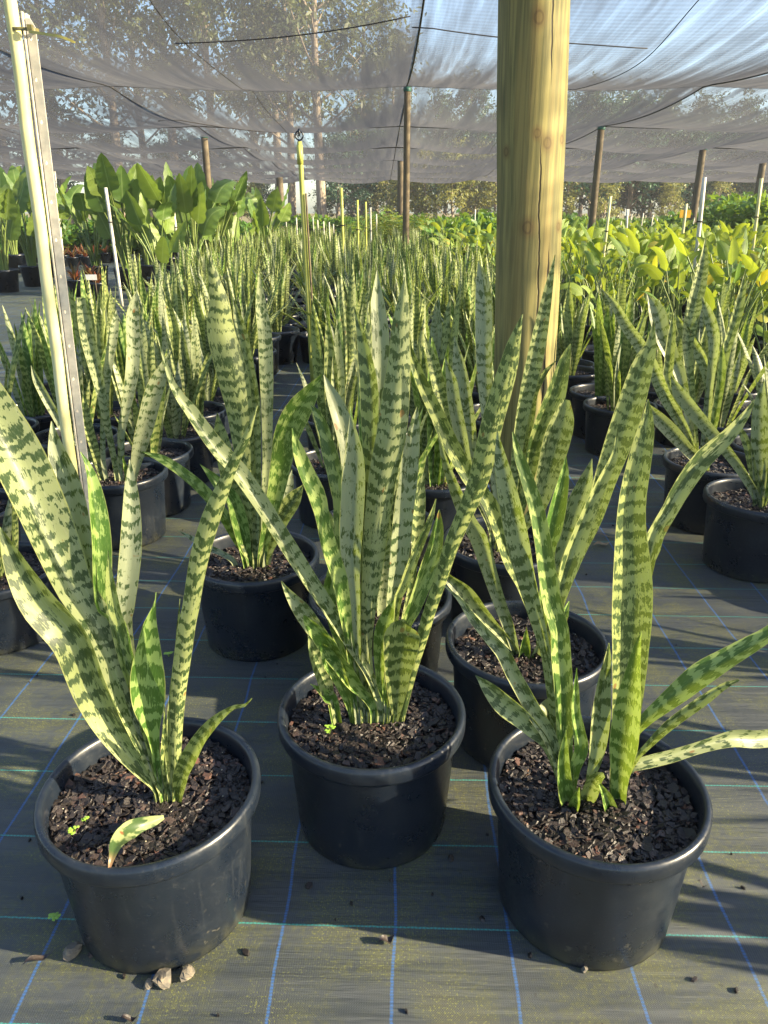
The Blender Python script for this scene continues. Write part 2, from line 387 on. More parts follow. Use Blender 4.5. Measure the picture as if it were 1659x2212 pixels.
M_SHRUB = mat_plain_leaf('shrub_leaf', (.05, .13, .025), (.09, .19, .03), .35, (.4, .55, .03))
M_RED = mat_plain_leaf('red_strap_leaf', (.17, .045, .022), (.12, .10, .03), .25, (.6, .15, .03))
M_GUM = mat_plain_leaf('gum_leaf', (.040, .060, .022), (.085, .105, .040), .28, (.35, .38, .06), .5)
M_DARKT = mat_plain_leaf('dense_tree_leaf', (.012, .046, .024), (.024, .072, .034), .15, (.08, .24, .06), .55)
M_LIGHTT = mat_plain_leaf('light_tree_leaf', (.08, .10, .028), (.15, .16, .045), .32, (.45, .42, .06), .5)
M_TRUNK = mat_simple('gum_bark', (.13, .10, .075), (.30, .25, .19), 3, .9, .2, 0, (6, 6, .7), .4)
M_PVC = mat_simple('aged_pvc_pipe', (.52, .50, .22), (.64, .60, .36), 9, .45, .4, 0, (1, 1, .35), .05)
M_PVC2 = mat_simple('yellow_green_pipe', (.34, .36, .06), (.46, .46, .12), 9, .45, .4, 0, (1, 1, .35), .05)
M_WHITE = mat_simple('white_stake', (.62, .60, .52), (.48, .46, .36), 9, .5, .4)
M_STEEL = mat_simple('galvanised_steel', (.50, .47, .40), (.38, .36, .31), 30, .5, .5, 0.0)
M_TIE = mat_simple('aged_cable_tie', (.40, .36, .08), (.30, .26, .06), 60, .4)
M_TIED = mat_simple('dirty_cable_tie', (.10, .09, .03), (.16, .14, .04), 60, .4)
M_WIRE = mat_simple('wire', (.020, .018, .018), (.04, .036, .035), 4, .6, .2)
M_ROCK = mat_simple('stone', (.11, .10, .085), (.21, .175, .125), 60, .9, .2, 0, None, .6)
M_CLOVER = mat_simple('seedling_leaf', (.28, .46, .05), (.2, .36, .04), 60, .5)
M_BROWN = mat_simple('dry_leaf', (.22, .15, .085), (.36, .28, .18), 40, .8, .2)
M_YTAG = mat_simple('yellow_tag', (.65, .36, .02), (.55, .32, .02), 20, .5)
M_WTAG = mat_simple('white_tag', (.75, .74, .70), (.68, .66, .6), 20, .5)
M_GREENCAP = mat_simple('green_cap', (.015, .12, .09), (.02, .09, .07), 20, .5)

# ------------------------------------------------------------------ setting: ground, mat
mb = MB(); i = [mb.add(p) for p in ((-400, -60, -.03), (400, -60, -.03), (400, 700, -.03), (-400, 700, -.03))]; mb.face(tuple(i))
tag(mb.obj('ground', mat_simple('dry_grass', (.11, .10, .045), (.17, .14, .07), .6, .95, .1), None, False), kind='structure')
random.seed(3)
mb = MB(); nx, ny = 60, 80
def mat_z(x, y): return .006 * math.sin(x * .9 + y * .35) * min(1, max(0, (y - 4.5) / 6)) 
for j in range(ny + 1):
    for k in range(nx + 1):
        X = -15 + 31 * k / nx; Y = -2.5 + 46.5 * (j / ny) ** 1.6
        mb.add((X, Y, 0))
for j in range(ny):
    for k in range(nx):
        a = j * (nx + 1) + k; mb.face((a, a + 1, a + nx + 2, a + nx + 1))
tag(mb.obj('weed_mat_floor', M_MAT), kind='structure')

# ------------------------------------------------------------------ shade house: net, wires, posts
NZ = 3.0
XC = [.35 + 4.55 * k for k in range(-4, 6)]
YC = [1.3 + 5.8 * k for k in range(-1, 9)]
def net_z(X, Y):
    u = ((X - XC[0]) / 4.55) % 1; v = ((Y - YC[0]) / 5.8) % 1
    return NZ - .05 * 4 * u * (1 - u) -   .27 * 4 * v * (1 - v) * (.45 + .55 * 4 * u * (1 - u)) - .04 * math.sin(X * 1.3 + Y * .2) * 4 * v * (1 - v)
mb = MB(); NXX, NYY = 110, 110
X0, X1, Y0, Y1 = XC[0], XC[-1], YC[0], YC[-1]
for j in range(NYY + 1):
    for k in range(NXX + 1):
        X = X0 + (X1 - X0) * k / NXX; Y = Y0 + (Y1 - Y0) * j / NYY; mb.add((X, Y, net_z(X, Y)))
for j in range(NYY):
    for k in range(NXX):
        a = j * (NXX + 1) + k; mb.face((a, a + 1, a + NXX + 2, a + NXX + 1))
tag(mb.obj('shade_net', M_NET), 'grey brown shade cloth roof stretched over the whole nursery', 'shade net')
ordn = ['', 'nearest', 'second nearest', 'third nearest', 'fourth nearest', 'fifth nearest', 'sixth nearest', 'seventh nearest', 'farthest', 'last']
for q, Y in enumerate(YC):
    if Y < 5: continue
    mb = MB(); tube(mb, [Vector((X0 + (X1 - X0) * k / 90, Y, net_z(X0 + (X1 - X0) * k / 90, Y) - .006)) for k in range(91)], .02 if Y < 20 else .03, 5)
    tag(mb.obj('support_wire', M_WIRE), '%s dark wire running straight across under the shade cloth' % ordn[q - 1 if q - 1 < 9 else 9], 'wire', 'wires across under the shade cloth')
for q, X in enumerate(XC[2:8]):
    mb = MB(); tube(mb, [Vector((X, 2 + 45.6 * k / 120, net_z(X, 2 + 45.6 * k / 120) - .014)) for k in range(121)], .011, 5)
    tag(mb.obj('ridge_cable', M_WIRE), ['far left', 'left', 'middle', 'right', 'outer right', 'far right'][q] + ' cable under the shade cloth running away into the distance', 'cable', 'cables running away under the shade cloth')
for q, (X, a, b, lb) in enumerate(((-1.95, 4, 30, 'left'), (2.75, 4, 26, 'right'))):
    mb = MB(); tube(mb, [Vector((X + .06 * math.sin(k * .4), a + (b - a) * k / 80, net_z(X + .06 * math.sin(k * .4), a + (b - a) * k / 80) - .004)) for k in range(81)], .005, 5)
    tag(mb.obj('net_seam', M_WIRE), 'thin dark stitched seam in the cloth %s of the middle pole' % lb, 'seam')
for q, (xa, ya, xb, yb) in enumerate(((374, 41, 887, 13), (340, 248, 597, 262), (890, 33, 1405, 50))):
    mb = MB(); A, B = on_z(xa, ya, NZ - .03), on_z(xb, yb, NZ - .03)
    pts = []
    for k in range(13):
        r = A.lerp(B, k / 12); r.z = net_z(r.x, r.y) - .006; pts.append(r)
    tube(mb, pts, .006 if q != 1 else .01, 5)
    tag(mb.obj('patch_cord', M_WIRE), ['short dark cord along a join of the cloth at top left', 'short dark cord on the cloth behind the left cable', 'thin cord on the cloth beside the near pole'][q], 'cord')
for (xt, yt, lb) in ((880, 190, 'thin round pole with a green cap standing left of the thick near post'), (1299, 275, 'brown pole right of the thick post with cable at its top'),
                 (1519, 320, 'brown pole among yellow green plants next to the white pipe'), (1649, 347, 'slim brown pole at the right edge of the picture'), (441, 293, 'brown pole rising behind the big paddle leaves'),
                 (603, 373, 'distant pole right of the big paddle leaves'), (866, 345, 'dark far pole just behind the green capped pole'), (231, 352, 'pole with green top among the left paddle leaves')):
    T = on_z(xt, yt, NZ - .06); mb = MB()
    r = px_size(T) * 7.5; pts = [Vector((0, 0, -.05 + (T.z + .05) * k / 8)) for k in range(9)]
    root = empty('roof_pole', (T.x, T.y, 0)); tag(root, lb, 'pole', 'poles holding up the shade cloth')
    tube(mb, pts, [r * (1.08 - .12 * k / 8) for k in range(9)], 14); mb.obj('pole_shaft', M_POLE, root)
    mb = MB(); lathe(mb, [(r * 1.08, T.z - .05), (r * 1.14, T.z - .03), (r * 1.1, T.z + .01), (.001, T.z + .012)], 14); mb.obj('cap', M_GREENCAP, root)

# thick near post
root = empty('timber_post', (.592, 3.02, 0)); tag(root, 'thick round treated pine post with long dark cracks', 'post')
mb = MB(); seg = 72; prev = None; rng = random.Random(5)
for k in range(61):
    z = -.02 + 3.0 * k / 60; r = .123 + .0012 * math.sin(z * 9); row = []
    for q in range(seg):
        a = 2 * math.pi * q / seg
        rr = r + .0018 * math.sin(a * 3 + z * 1.3) + .0012 * math.sin(a * 7 + z * 3)
        row.append(mb.add((rr * math.cos(a) - .040 * z + .004 * math.sin(z * 2), rr * math.sin(a), z), (q / seg, z)))
    if prev:
        for q in range(seg): mb.face((prev[q], prev[(q + 1) % seg], row[(q + 1) % seg], row[q]))
    prev = row
mb.face(tuple(prev)); po = mb.obj('post_shaft', M_POST, root)

# ------------------------------------------------------------------ pots and bark
SOIL = .236
def pot_mesh():
    mb = MB()
    lathe(mb, [(.001, .006), (.146, .006), (.152, .0), (.156, .004), (.1565, .012), (.1715, .225), (.1735, .232), (.1735, .236), (.182, .2365), (.1875, .2385), (.1895, .243), (.190, .258), (.1895, .266),
               (.1865, .2715), (.182, .273), (.1775, .2715), (.1745, .267), (.1725, .258), (.1705, .225), (.167, .18)], 64)
    return mb.mesh('pot', M_POT)
def pot_mesh_low():
    mb = MB(); lathe(mb, [(.001, .006), (.155, .004), (.1715, .23), (.182, .2365), (.190, .243), (.190, .264), (.182, .273), (.1735, .267), (.170, .22)], 22)
    return mb.mesh('pot', M_POT)
ME_POT = pot_mesh(); ME_POTLOW = pot_mesh_low()
def bark_mesh(seed, n, size=1.0):
    rng = random.Random(seed); mb = MB()
    rings = 9; seg = 30; c = mb.add((0, 0, SOIL - .012), rnd=.1); prev = None
    for i in range(1, rings + 1):
        r = .1705 * i / rings
        row = [mb.add((r * math.cos(2 * math.pi * k / seg), r * math.sin(2 * math.pi * k / seg), SOIL - .012 + rng.uniform(-.006, .006)), rnd=rng.uniform(0, .3)) for k in range(seg)]
        for k in range(seg):
            if prev: mb.face((prev[k], row[k], row[(k + 1) % seg], prev[(k + 1) % seg]))
            else: mb.face((c, row[k], row[(k + 1) % seg]))
        prev = row
    for i in range(n):
        r = .166 * math.sqrt(rng.random()); a = rng.uniform(0, 6.28); L = rng.choice((.0035, .005, .006, .008, .0105)) * rng.uniform(.8, 1.2) * size * (1.5 if rng.random() < .12 else 1); W = L * rng.uniform(.45, .95); th = rng.uniform(.0008, .002)
        if rng.random() < .10: L, W = rng.uniform(.010, .022), .0009
        p = Vector((r * math.cos(a), r * math.sin(a), SOIL - .010 + rng.uniform(.0, .010) + .004 * math.sin(a * 3) * r / .17))
        M = Matrix.Translation(p) @ Matrix.Rotation(rng.uniform(0, 6.28), 4, 'Z') @ Matrix.Rotation(rng.gauss(0, .33), 4, 'X') @ Matrix.Rotation(rng.gauss(0, .28), 4, 'Y')
        k = rng.randint(4, 6); rd = min(.93, max(0, rng.betavariate(1.2, 2.6))); off = rng.uniform(0, 6.28)
        ang = [off + 6.28 * (j + rng.uniform(-.3, .3)) / k for j in range(k)]
        top = [mb.add(M @ Vector((L * math.cos(q) * rng.uniform(.75, 1.1), W * math.sin(q) * rng.uniform(.75, 1.1), th)), rnd=rd) for q in ang]
        bot = [mb.add(M @ Vector((L * 1.05 * math.cos(q), W * 1.05 * math.sin(q), -th)), rnd=rd) for q in ang]
        mb.face(tuple(top))
        for j in range(k): mb.face((bot[j], bot[(j + 1) % k], top[(j + 1) % k], top[j]))
    for i in range(22):
        r = .16 * math.sqrt(rng.random()); a = rng.uniform(0, 6.28); q = rng.uniform(.0009, .0016); c = Vector((r * math.cos(a), r * math.sin(a), SOIL + .003))
        d6 = [mb.add(c + v * q, rnd=1.0) for v in (Vector((1, 0, 0)), Vector((0, 1, 0)), Vector((-1, 0, 0)), Vector((0, -1, 0)), Vector((0, 0, 1)), Vector((0, 0, -1)))]
        for k in range(4): mb.face((d6[k], d6[(k + 1) % 4], d6[4])); mb.face((d6[(k + 1) % 4], d6[k], d6[5]))
    return mb.mesh('bark_mulch', M_BARK, False)
ME_BARK = [bark_mesh(1, 2900), bark_mesh(2, 2900), bark_mesh(3, 900)]

# ------------------------------------------------------------------ front snake plants, leaf by leaf
CR = {'A': (0, 829.5, 1 / 3), 'B': (0, 1271.9, .36667), 'C': (553, 553, 1 / 3), 'K': (553, 1050.7, 1 / 3), 'E': (940.1, 774.2, .4333), 'F': (995.4, 1216.6, .4),
      'G': (0, 663.6, .5), 'D': (0, 0, 1), 'T': (0, 497.7, .2333), 'R': (1161.3, 387.1, .3)}
def conv(spec):
    out = []; cur = 'D'
    for it in spec:
        if isinstance(it, str): cur = it; continue
        x0, y0, k = CR[cur]; out.append((x0 + it[0] * k, y0 + it[1] * k, it[2] * k))
    return out
def front_leaf(root, base, spec, dy_tip, rnd, yaw=0.0, chan=.32, wav=0.0, dy_base=0.0, seed=0, dy_mid=None, nseg=34):
    """spec runs tip -> base; each (x, y, width). The leaf grows from the pot at distance base.y"""
    p = conv(spec)[::-1]; n = len(p); pts = []
    L = [0.0]
    for a, b in zip(p, p[1:]): L.append(L[-1] + math.dist(a[:2], b[:2]))
    for (x, y, wd), l in zip(p, L):
        t = l / L[-1]; Y = base.y + dy_base + (dy_tip - dy_base) * (t ** 1.15)
        if dy_mid is not None: Y += dy_mid * 4 * t * (1 - t)
        q = on_y(x, y, Y); pts.append((q.x, q.y, q.z, wd * px_size(q)))
    # root the foot in the bark
    f = pts[0]
    pts = [(f[0] + (base.x - f[0]) * .15, f[1], min(f[2], SOIL) - .03, f[3] * .9)] + pts
    S = spline(pts, nseg); P = [Vector(s[:3]) for s in S]; sides = []; half = []
    for i in range(nseg):
        t = (P[min(i + 1, nseg - 1)] - P[max(i - 1, 0)]).normalized(); d = (P[i] - cam.location).normalized()
        sv = t.cross(d).normalized(); yy = yaw * min(1, i / (nseg * .4)) 
        sv = Quaternion(t, yy) @ sv; sides.append(sv); half.append(max(.0008, S[i][3] * .5 / max(.45, math.cos(yy))))
    mb = MB(); o = root.location
    strap(mb, [q - o for q in P], half, sides, chan * 1.9, rnd, seed, 7, wav)
    return mb.obj('leaf', M_SNAKE, root)

def plant_root(name, X, Y, label, group=None):
    root = empty(name, (X, Y, 0)); tag(root, label, 'potted plant', group); return root
def pot_parts(root, bark, rz):
    a = link('pot', ME_POT, root); a.rotation_euler = (0, 0, rz); b = link('bark_mulch', ME_BARK[bark], root); b.rotation_euler = (0, 0, rz * 1.7)
    kid(root, a); kid(root, b)

PG = 'snake plants in black pots'
FRONT = {
 'P1': ((-.409, 1.024), 'front left snake plant in a black pot with a cut leaf on its bark', 0, .3, [
  (['A', (-250, -330, 60), (-150, 20, 230), (60, 430, 310), (220, 760, 300), (350, 1060, 270), (470, 1340, 220), 'B', (520, 150, 195), (640, 400, 165), (735, 650, 145), (830, 880, 110), (960, 1190, 55)], .10, .42, .30, .34, .0),
  (['A', (0, 925, 0), (60, 1050, 85), (150, 1220, 160), (280, 1420, 215), 'B', (440, 300, 200), (560, 600, 185), (690, 850, 150), (830, 1050, 95), (930, 1180, 50)], .02, .60, -.35, .42, .0),
  (['A', (335, 240, 0), (365, 400, 90), (440, 640, 175), (505, 900, 170), (560, 1150, 135), (620, 1400, 110), 'B', (690, 300, 90), (800, 700, 80), (945, 1170, 40)], .12, .25, -.25, .30, .0),
  (['A', (520, 440, 0), (575, 560, 50), (610, 780, 105), (635, 1030, 120), (640, 1270, 115), (655, 1450, 95), 'B', (690, 220, 75), (800, 650, 60), (955, 1180, 40)], .09, .93, .55, .34, .0),
  (['A', (840, 490, 0), (845, 650, 75), (848, 850, 115), (843, 1050, 135), (825, 1250, 132), (805, 1450, 115), 'B', (725, 230, 95), (780, 560, 80), (900, 1060, 40)], .16, .12, .15, .28, .0),
  (['A', (700, 1080, 0), (718, 1300, 60), (752, 1500, 82), 'B', (700, 220, 85), (745, 430, 70), (810, 650, 50), (915, 1080, 30)], .05, .80, -.2, .3, .0),
  (['B', (920, 20, 0), (912, 90, 13), (885, 200, 75), (873, 340, 138), (865, 480, 190), (868, 600, 196), (876, 700, 165), (890, 800, 100), (908, 900, 58), (930, 1100, 40)], .03, .98, .1, .22, .0),
  (['D', (556, 876, 0), 'A', (1600, 350, 48), (1530, 490, 66), (1445, 690, 92), (1375, 880, 120), (1312, 1090, 122), (1270, 1300, 112), (1237, 1500, 108), 'B', (1113, 200, 104), (1078, 450, 98), (1048, 700, 86), (1037, 950, 68), (1030, 1200, 45)], -.05, .55, .3, -.30, .10),
  (['B', (1060, 58, 0), (1050, 200, 18), (1040, 350, 26), (1018, 600, 46), (992, 900, 42), (998, 1180, 30)], .0, .45, .3, .4, .0),
  (['B', (968, 680, 0), (968, 850, 28), (966, 1000, 46), (985, 1170, 36)], -.02, .7, .2, .3, .0),
  (['B', (1485, 645, 0), (1440, 690, 20), (1380, 700, 26), (1285, 770, 58), (1190, 880, 86), (1120, 1000, 95), (1072, 1100, 88), (1050, 1215, 55)], -.08, .75, -.3, .35, .25)]),
 'P2': ((-.025, 1.239), 'snake plant in the middle of the front with one long leaf leaning far left', 1, 1.1, [
  (['C', (785, 90, 0), (783, 300, 88), (800, 500, 112), (803, 700, 116), (795, 900, 112), (775, 1150, 105), (750, 1400, 95), (735, 1600, 90), 'K', (715, 500, 80), (700, 1400, 50)], .13, .15, .2, .28, .0),
  (['C', (635, 320, 0), (680, 500, 52), (712, 650, 92), (742, 850, 118), (746, 1050, 112), (745, 1300, 92), (735, 1500, 85), 'K', (728, 500, 75), (705, 1380, 50)], .10, .68, -.3, .3, .0),
  (['C', (965, 135, 0), (953, 300, 78), (935, 450, 112), (932, 650, 142), (918, 800, 164), (902, 950, 186), (878, 1150, 195), (825, 1400, 186), (798, 1600, 172), 'K', (782, 250, 166), (762, 450, 150), (738, 700, 110), (722, 900, 84), (722, 1100, 62), (765, 1410, 42)], .03, .45, .0, -.26, .0),
  (['C', (440, 770, 0), (460, 830, 40), (510, 950, 100), (555, 1080, 120), (590, 1250, 110), (600, 1500, 90), 'K', (610, 600, 70), (650, 1400, 40)], .16, .15, .2, .3, .0),
  (['C', (355, 960, 0), (405, 1030, 60), (450, 1150, 80), (492, 1300, 100), (528, 1450, 95), (545, 1600, 75), 'K', (540, 300, 60), (580, 800, 50), (650, 1400, 40)], .11, .82, -.3, .3, .0),
  (['C', (1045, 975, 0), (1022, 1100, 72), (992, 1300, 112), (968, 1500, 126), 'K', (948, 150, 126), (928, 350, 130), (908, 550, 120), (882, 750, 85), (862, 1000, 60), (850, 1400, 40)], .04, .25, .3, .30, .0),
  (['C', (1090, 1390, 0), (1062, 1500, 56), 'K', (1055, 50, 72), (1045, 220, 78), (1025, 420, 52), (1005, 620, 40), (930, 1000, 34), (890, 1400, 30)], .08, .5, .4, .3, .0),
  (['C', (612, 1035, 0), (632, 1150, 72), (647, 1300, 126), (645, 1430, 152), (640, 1580, 154), 'K', (630, 250, 150), (625, 420, 132), (632, 600, 92), (648, 800, 68), (652, 1000, 60), (680, 1400, 46)], .0, .10, -.25, .36, .06),
  (['C', (235, 1115, 0), (265, 1250, 72), (318, 1400, 102), (385, 1550, 112), 'K', (422, 190, 92), (463, 380, 102), (528, 580, 102), (565, 780, 86), (592, 950, 62), (640, 1200, 46), (690, 1410, 40)], -.02, .86, .3, .30, .08),
  (['K', (165, 612, 0), (190, 655, 30), (240, 720, 75), (305, 800, 112), (375, 900, 112), (445, 1000, 102), (520, 1120, 82), (620, 1260, 62), (710, 1400, 40)], -.04, .3, -.3, .3, .0),
  (['K', (500, 210, 0), (530, 290, 60), (535, 400, 68), (500, 560, 90), (470, 720, 90), (500, 900, 60), (620, 1300, 40)], .10, .9, .2, .3, .0),
  (['D', (338, 722, 0), 'A', (1120, 20, 46), (1205, 140, 76), (1305, 290, 96), (1425, 450, 106), (1530, 560, 114), 'K', (35, 130, 106), (122, 270, 104), (222, 430, 105), (332, 600, 98), (442, 760, 92), (550, 930, 82), (640, 1070, 72), (722, 1200, 62), (805, 1420, 50)], -.02, .35, .35, .34, .0),
  (['D', (1129, 679, 0), (1112, 740, 28), (1100, 795, 40), 'C', (1590, 900, 140), (1535, 1100, 142), (1490, 1300, 142), (1438, 1490, 130), 'K', (1350, 200, 106), (1265, 400, 98), (1202, 600, 84), (1132, 800, 80), (1072, 1000, 76), (1012, 1200, 66), (955, 1450, 46)], -.02, .72, .2, -.3, .0),
  (['K', (1188, 150, 0), (1178, 250, 64), (1156, 380, 96), (1116, 520, 116), (1070, 650, 102), (1012, 800, 88), (968, 900, 66), (915, 1120, 46), (880, 1420, 40)], .02, .85, .25, .3, .0),
  (['K', (1167, 80, 0), (1132, 200, 38), (1070, 350, 54), (1000, 520, 60), (952, 650, 56), (915, 740, 48), (890, 1000, 36), (870, 1400, 30)], -.01, .66, .2, .3, .0),
  (['K', (892, 738, 10), (868, 820, 80), (835, 930, 110), (815, 1050, 90), (806, 1180, 62), (815, 1300, 46), (838, 1420, 36)], -.03, .88, -.3, .3, .0),
  (['K', (955, 860, 20), (945, 885, 150), (940, 930, 226), (938, 1010, 228), (930, 1100, 198), (918, 1200, 164), (912, 1340, 116), (905, 1490, 48)], -.09, .62, .1, .20, .05),
  (['K', (312, 832, 16), (345, 870, 70), (400, 930, 96), (465, 1010, 112), (525, 1100, 112), (590, 1190, 96), (660, 1290, 80), (760, 1430, 50)], -.09, .9, -.4, .45, .35),
  (['K', (335, 962, 0), (362, 1040, 84), (400, 1140, 116), (435, 1250, 100), (462, 1370, 72), (500, 1400, 60)], -.04, .45, .35, .35, .15),
  (['K', (425, 1020, 40), (485, 1110, 112), (540, 1220, 96), (580, 1330, 64), (610, 1465, 24)], -.07, .9, -.3, .35, .12),
  (['K', (352, 1280, 0), (410, 1320, 46), (455, 1360, 80), (490, 1395, 70)], -.03, .97, .2, .4, .0),
  (['K', (828, 1235, 0), (830, 1320, 26), (838, 1420, 24)], -.06, .98, .2, .3, .0)]),
 'P3': ((.375, 1.03), 'front right snake plant in a black pot with two leaves reaching out to the right', 1, 2.3, [
  (['E', (310, 362, 0), (332, 500, 62), (378, 700, 104), (420, 900, 112), (462, 1100, 92), (510, 1280, 72), (552, 1450, 52), 'F', (480, 600, 50), (545, 1200, 34)], .14, .35, -.3, .36, .05),
  (['E', (908, 350, 0), (890, 480, 34), (832, 600, 52), (775, 720, 62), (722, 850, 76), (667, 1000, 92), (632, 1130, 64), (612, 1230, 40), 'F', (540, 450, 36), (570, 1200, 30)], .12, .55, .4, .4, .0),
  (['E', (385, 365, 0), (412, 480, 48), (458, 620, 66), (500, 760, 76), (530, 920, 82), (552, 1080, 90), (580, 1250, 96), 'F', (522, 350, 98), (532, 500, 104), (548, 700, 98), (555, 850, 92), (560, 1000, 78), (572, 1200, 76), (585, 1370, 50)], .05, .85, .35, .28, .0),
  (['E', (1062, 203, 0), (1055, 300, 58), (1035, 400, 94), (1000, 560, 118), (975, 700, 128), (965, 850, 144), (968, 1000, 172), (970, 1150, 190), (967, 1300, 187), (962, 1450, 168), 'F', (902, 500, 182), (892, 700, 152), (872, 900, 118), (850, 1150, 90), (832, 1385, 60)], .04, .74, .28, .26, .0),
  (['E', (1592, 205, 0), (1540, 285, 40), (1450, 385, 70), (1322, 500, 92), (1222, 640, 88), (1152, 770, 76), (1092, 870, 80), (1072, 960, 72), (1052, 1080, 44), 'F', (980, 500, 50), (920, 900, 60), (860, 1200, 40)], .10, .5, .35, .34, .0),
  (['D', (1700, 1345, 30), 'F', (1640, 400, 78), (1560, 448, 92), (1450, 512, 106), (1310, 600, 126), (1190, 695, 112), (1085, 778, 86), (1000, 850, 66), (930, 940, 46), (870, 1150, 36)], .02, .88, -.2, .3, .06),
  (['F', (1502, 630, 10), (1420, 660, 34), (1300, 740, 56), (1185, 820, 56), (1100, 890, 50), (1010, 980, 36), (940, 1060, 30), (875, 1200, 26)], .0, .62, .3, .4, .1),
  (['D', (1740, 1590, 0), 'F', (1740, 930, 70), (1600, 940, 96), (1480, 938, 88), (1380, 962, 70), (1250, 1000, 62), (1120, 1042, 66), (1000, 1072, 66), (900, 1110, 52), (855, 1220, 40)], .10, .40, .3, .35, .2),
  (['F', (-92, 118, 0), (0, 200, 26), (62, 290, 46), (150, 390, 60), (232, 480, 76), (292, 600, 78), (360, 720, 82), (422, 830, 86), (482, 930, 76), (545, 1150, 50)], .06, .40, -.3, .36, .1),
  (['F', (80, 605, 0), (150, 662, 70), (242, 750, 112), (335, 830, 100), (402, 900, 78), (472, 990, 46), (540, 1180, 36)], .04, .50, -.5, .3, .0),
  (['F', (435, 755, 60), (470, 800, 90), (478, 900, 84), (495, 1000, 60), (545, 1200, 40)], .05, .3, .2, .3, .0),
  (['F', (800, 430, 0), (790, 520, 40), (768, 650, 72), (752, 800, 96), (738, 950, 88), (718, 1080, 60), (700, 1150, 44)], .03, .42, .2, .45, .0),
  (['F', (626, 565, 0), (618, 700, 36), (616, 800, 48), (630, 900, 64), (640, 1000, 76), (612, 1110, 56), (598, 1240, 40)], .0, .90, .4, .3, .1),
  (['F', (976, 372, 0), (957, 450, 42), (942, 560, 72), (926, 680, 116), (912, 800, 142), (895, 950, 148), (875, 1080, 114), (860, 1200, 84), (845, 1390, 72)], -.05, .87, -.3, .28, .05),
  (['F', (585, 205, 0), (562, 270, 40), (548, 340, 34), (545, 500, 26), (562, 1100, 26)], .09, .97, .2, .3, .0),
  (['F', (768, 1130, 40), (725, 1165, 76), (690, 1230, 84), (668, 1300, 52)], -.04, .5, .3, .4, .2),
  (['F', (748, 1190, 16), (785, 1270, 64), (815, 1380, 70)], -.06, .93, .2, .4, .0),
  (['F', (568, 898, 0), (556, 1000, 46), (552, 1100, 68), (562, 1230, 80), (588, 1370, 56)], -.06, .97, .2, .35, .0),
  (['F', (640, 1210, 10), (622, 1290, 56), (595, 1375, 44)], -.07, .97, -.2, .35, .0)]),
 'P4': ((.335, 1.50), 'snake plant just behind the front right one, thin pale leaves leaning left', 2, .7, [
  (['E', (1090, -190, 0), (1072, -60, 58), (1035, 20, 100), (980, 200, 128), (915, 400, 132), (845, 600, 108), (785, 800, 84), (720, 950, 66), (640, 1150, 56), (540, 1480, 40)], .02, .62, .15, .26, .0),
  (['E', (652, 488, 0), (640, 580, 46), (610, 720, 78), (580, 860, 84), (560, 950, 66), (540, 1200, 50), (520, 1470, 40)], .02, .97, .3, .3, .0),
  (['E', (782, 500, 0), (752, 620, 72), (695, 780, 104), (645, 950, 94), (605, 1080, 66), (550, 1300, 50), (520, 1490, 40)], .07, .40, -.2, .3, .0),
  (['E', (12, 365, 0), (42, 480, 26), (92, 620, 52), (170, 800, 76), (230, 900, 88), (275, 1050, 74), (320, 1200, 62), (362, 1320, 56), (402, 1470, 40)], -.02, .2, -.3, .4, .0),
  (['C', (980, 515, 0), (1010, 650, 42), (1080, 850, 78), (1152, 1000, 92), (1232, 1180, 102), (1312, 1330, 102), (1400, 1480, 92), 'E', (250, 700, 72), (312, 830, 84), (372, 1000, 88), (432, 1120, 72), (492, 1270, 62), (575, 1500, 42)], -.10, .72, .3, .34, .06),
  (['E', (-2, 1005, 0), (60, 1085, 42), (150, 1162, 84), (222, 1250, 74), (292, 1330, 52), (352, 1400, 42), (405, 1470, 30)], -.02, .55, -.3, .4, .0),
  (['E', (455, 1338, 0), (448, 1420, 46), (440, 1500, 54)], -.04, .95, .2, .4, .0),
  (['E', (528, 1390, 0), (512, 1450, 44), (495, 1510, 52)], -.03, .3, .2, .4, .0)]),
 'P5': ((-.38, 1.965), 'snake plant in a black pot behind the front left one, very tall broad mottled leaf', 2, 1.9, [
  (['D', (452, 552, 0), (462, 602, 24), (476, 660, 44), 'G', (955, 100, 118), (1010, 300, 134), (1038, 450, 112), (1055, 600, 92), (1075, 800, 62), (1097, 1085, 42)], -.02, .55, .1, -.22, .0),
  (['D', (503, 640, 0), 'G', (1042, 100, 52), (1080, 300, 60), (1102, 450, 54), (1108, 700, 44), (1110, 1085, 36)], .06, .45, -.2, .3, .0),
  (['D', (560, 590, 0), 'G', (1122, -20, 46), (1138, 120, 60), (1145, 300, 58), (1150, 500, 46), (1148, 750, 38), (1130, 1085, 32)], .03, .3, .35, .3, .0),
  (['G', (1392, 288, 0), (1340, 360, 72), (1282, 440, 112), (1235, 540, 110), (1210, 660, 90), (1188, 790, 74), (1160, 920, 54), (1132, 1080, 38)], -.06, .88, .3, .28, .0),
  (['G', (1312, 765, 0), (1272, 830, 68), (1215, 920, 72), (1172, 1020, 52), (1142, 1085, 40)], .02, .7, -.2, .3, .0),
  (['G', (618, 625, 0), (700, 660, 36), (790, 720, 44), (880, 800, 50), (962, 900, 50), (1022, 1000, 44), (1080, 1085, 34)], .0, .9, .3, .35, .0),
  (['G', (864, 678, 0), (930, 750, 46), (1000, 830, 62), (1032, 930, 70), (1065, 1085, 42)], -.02, .95, .2, .35, .0),
  (['G', (938, 455, 0), (950, 560, 62), (980, 700, 74), (1022, 900, 62), (1082, 1085, 42)], .04, .6, .2, .3, .0),
  (['G', (1262, 700, 0), (1245, 780, 40), (1205, 900, 44), (1155, 1085, 34)], .10, .15, .2, .3, .0),
  (['G', (770, 965, 0), (830, 1000, 22), (880, 1030, 26), (1000, 1090, 24)], .04, .1, .2, .3, .0)]),
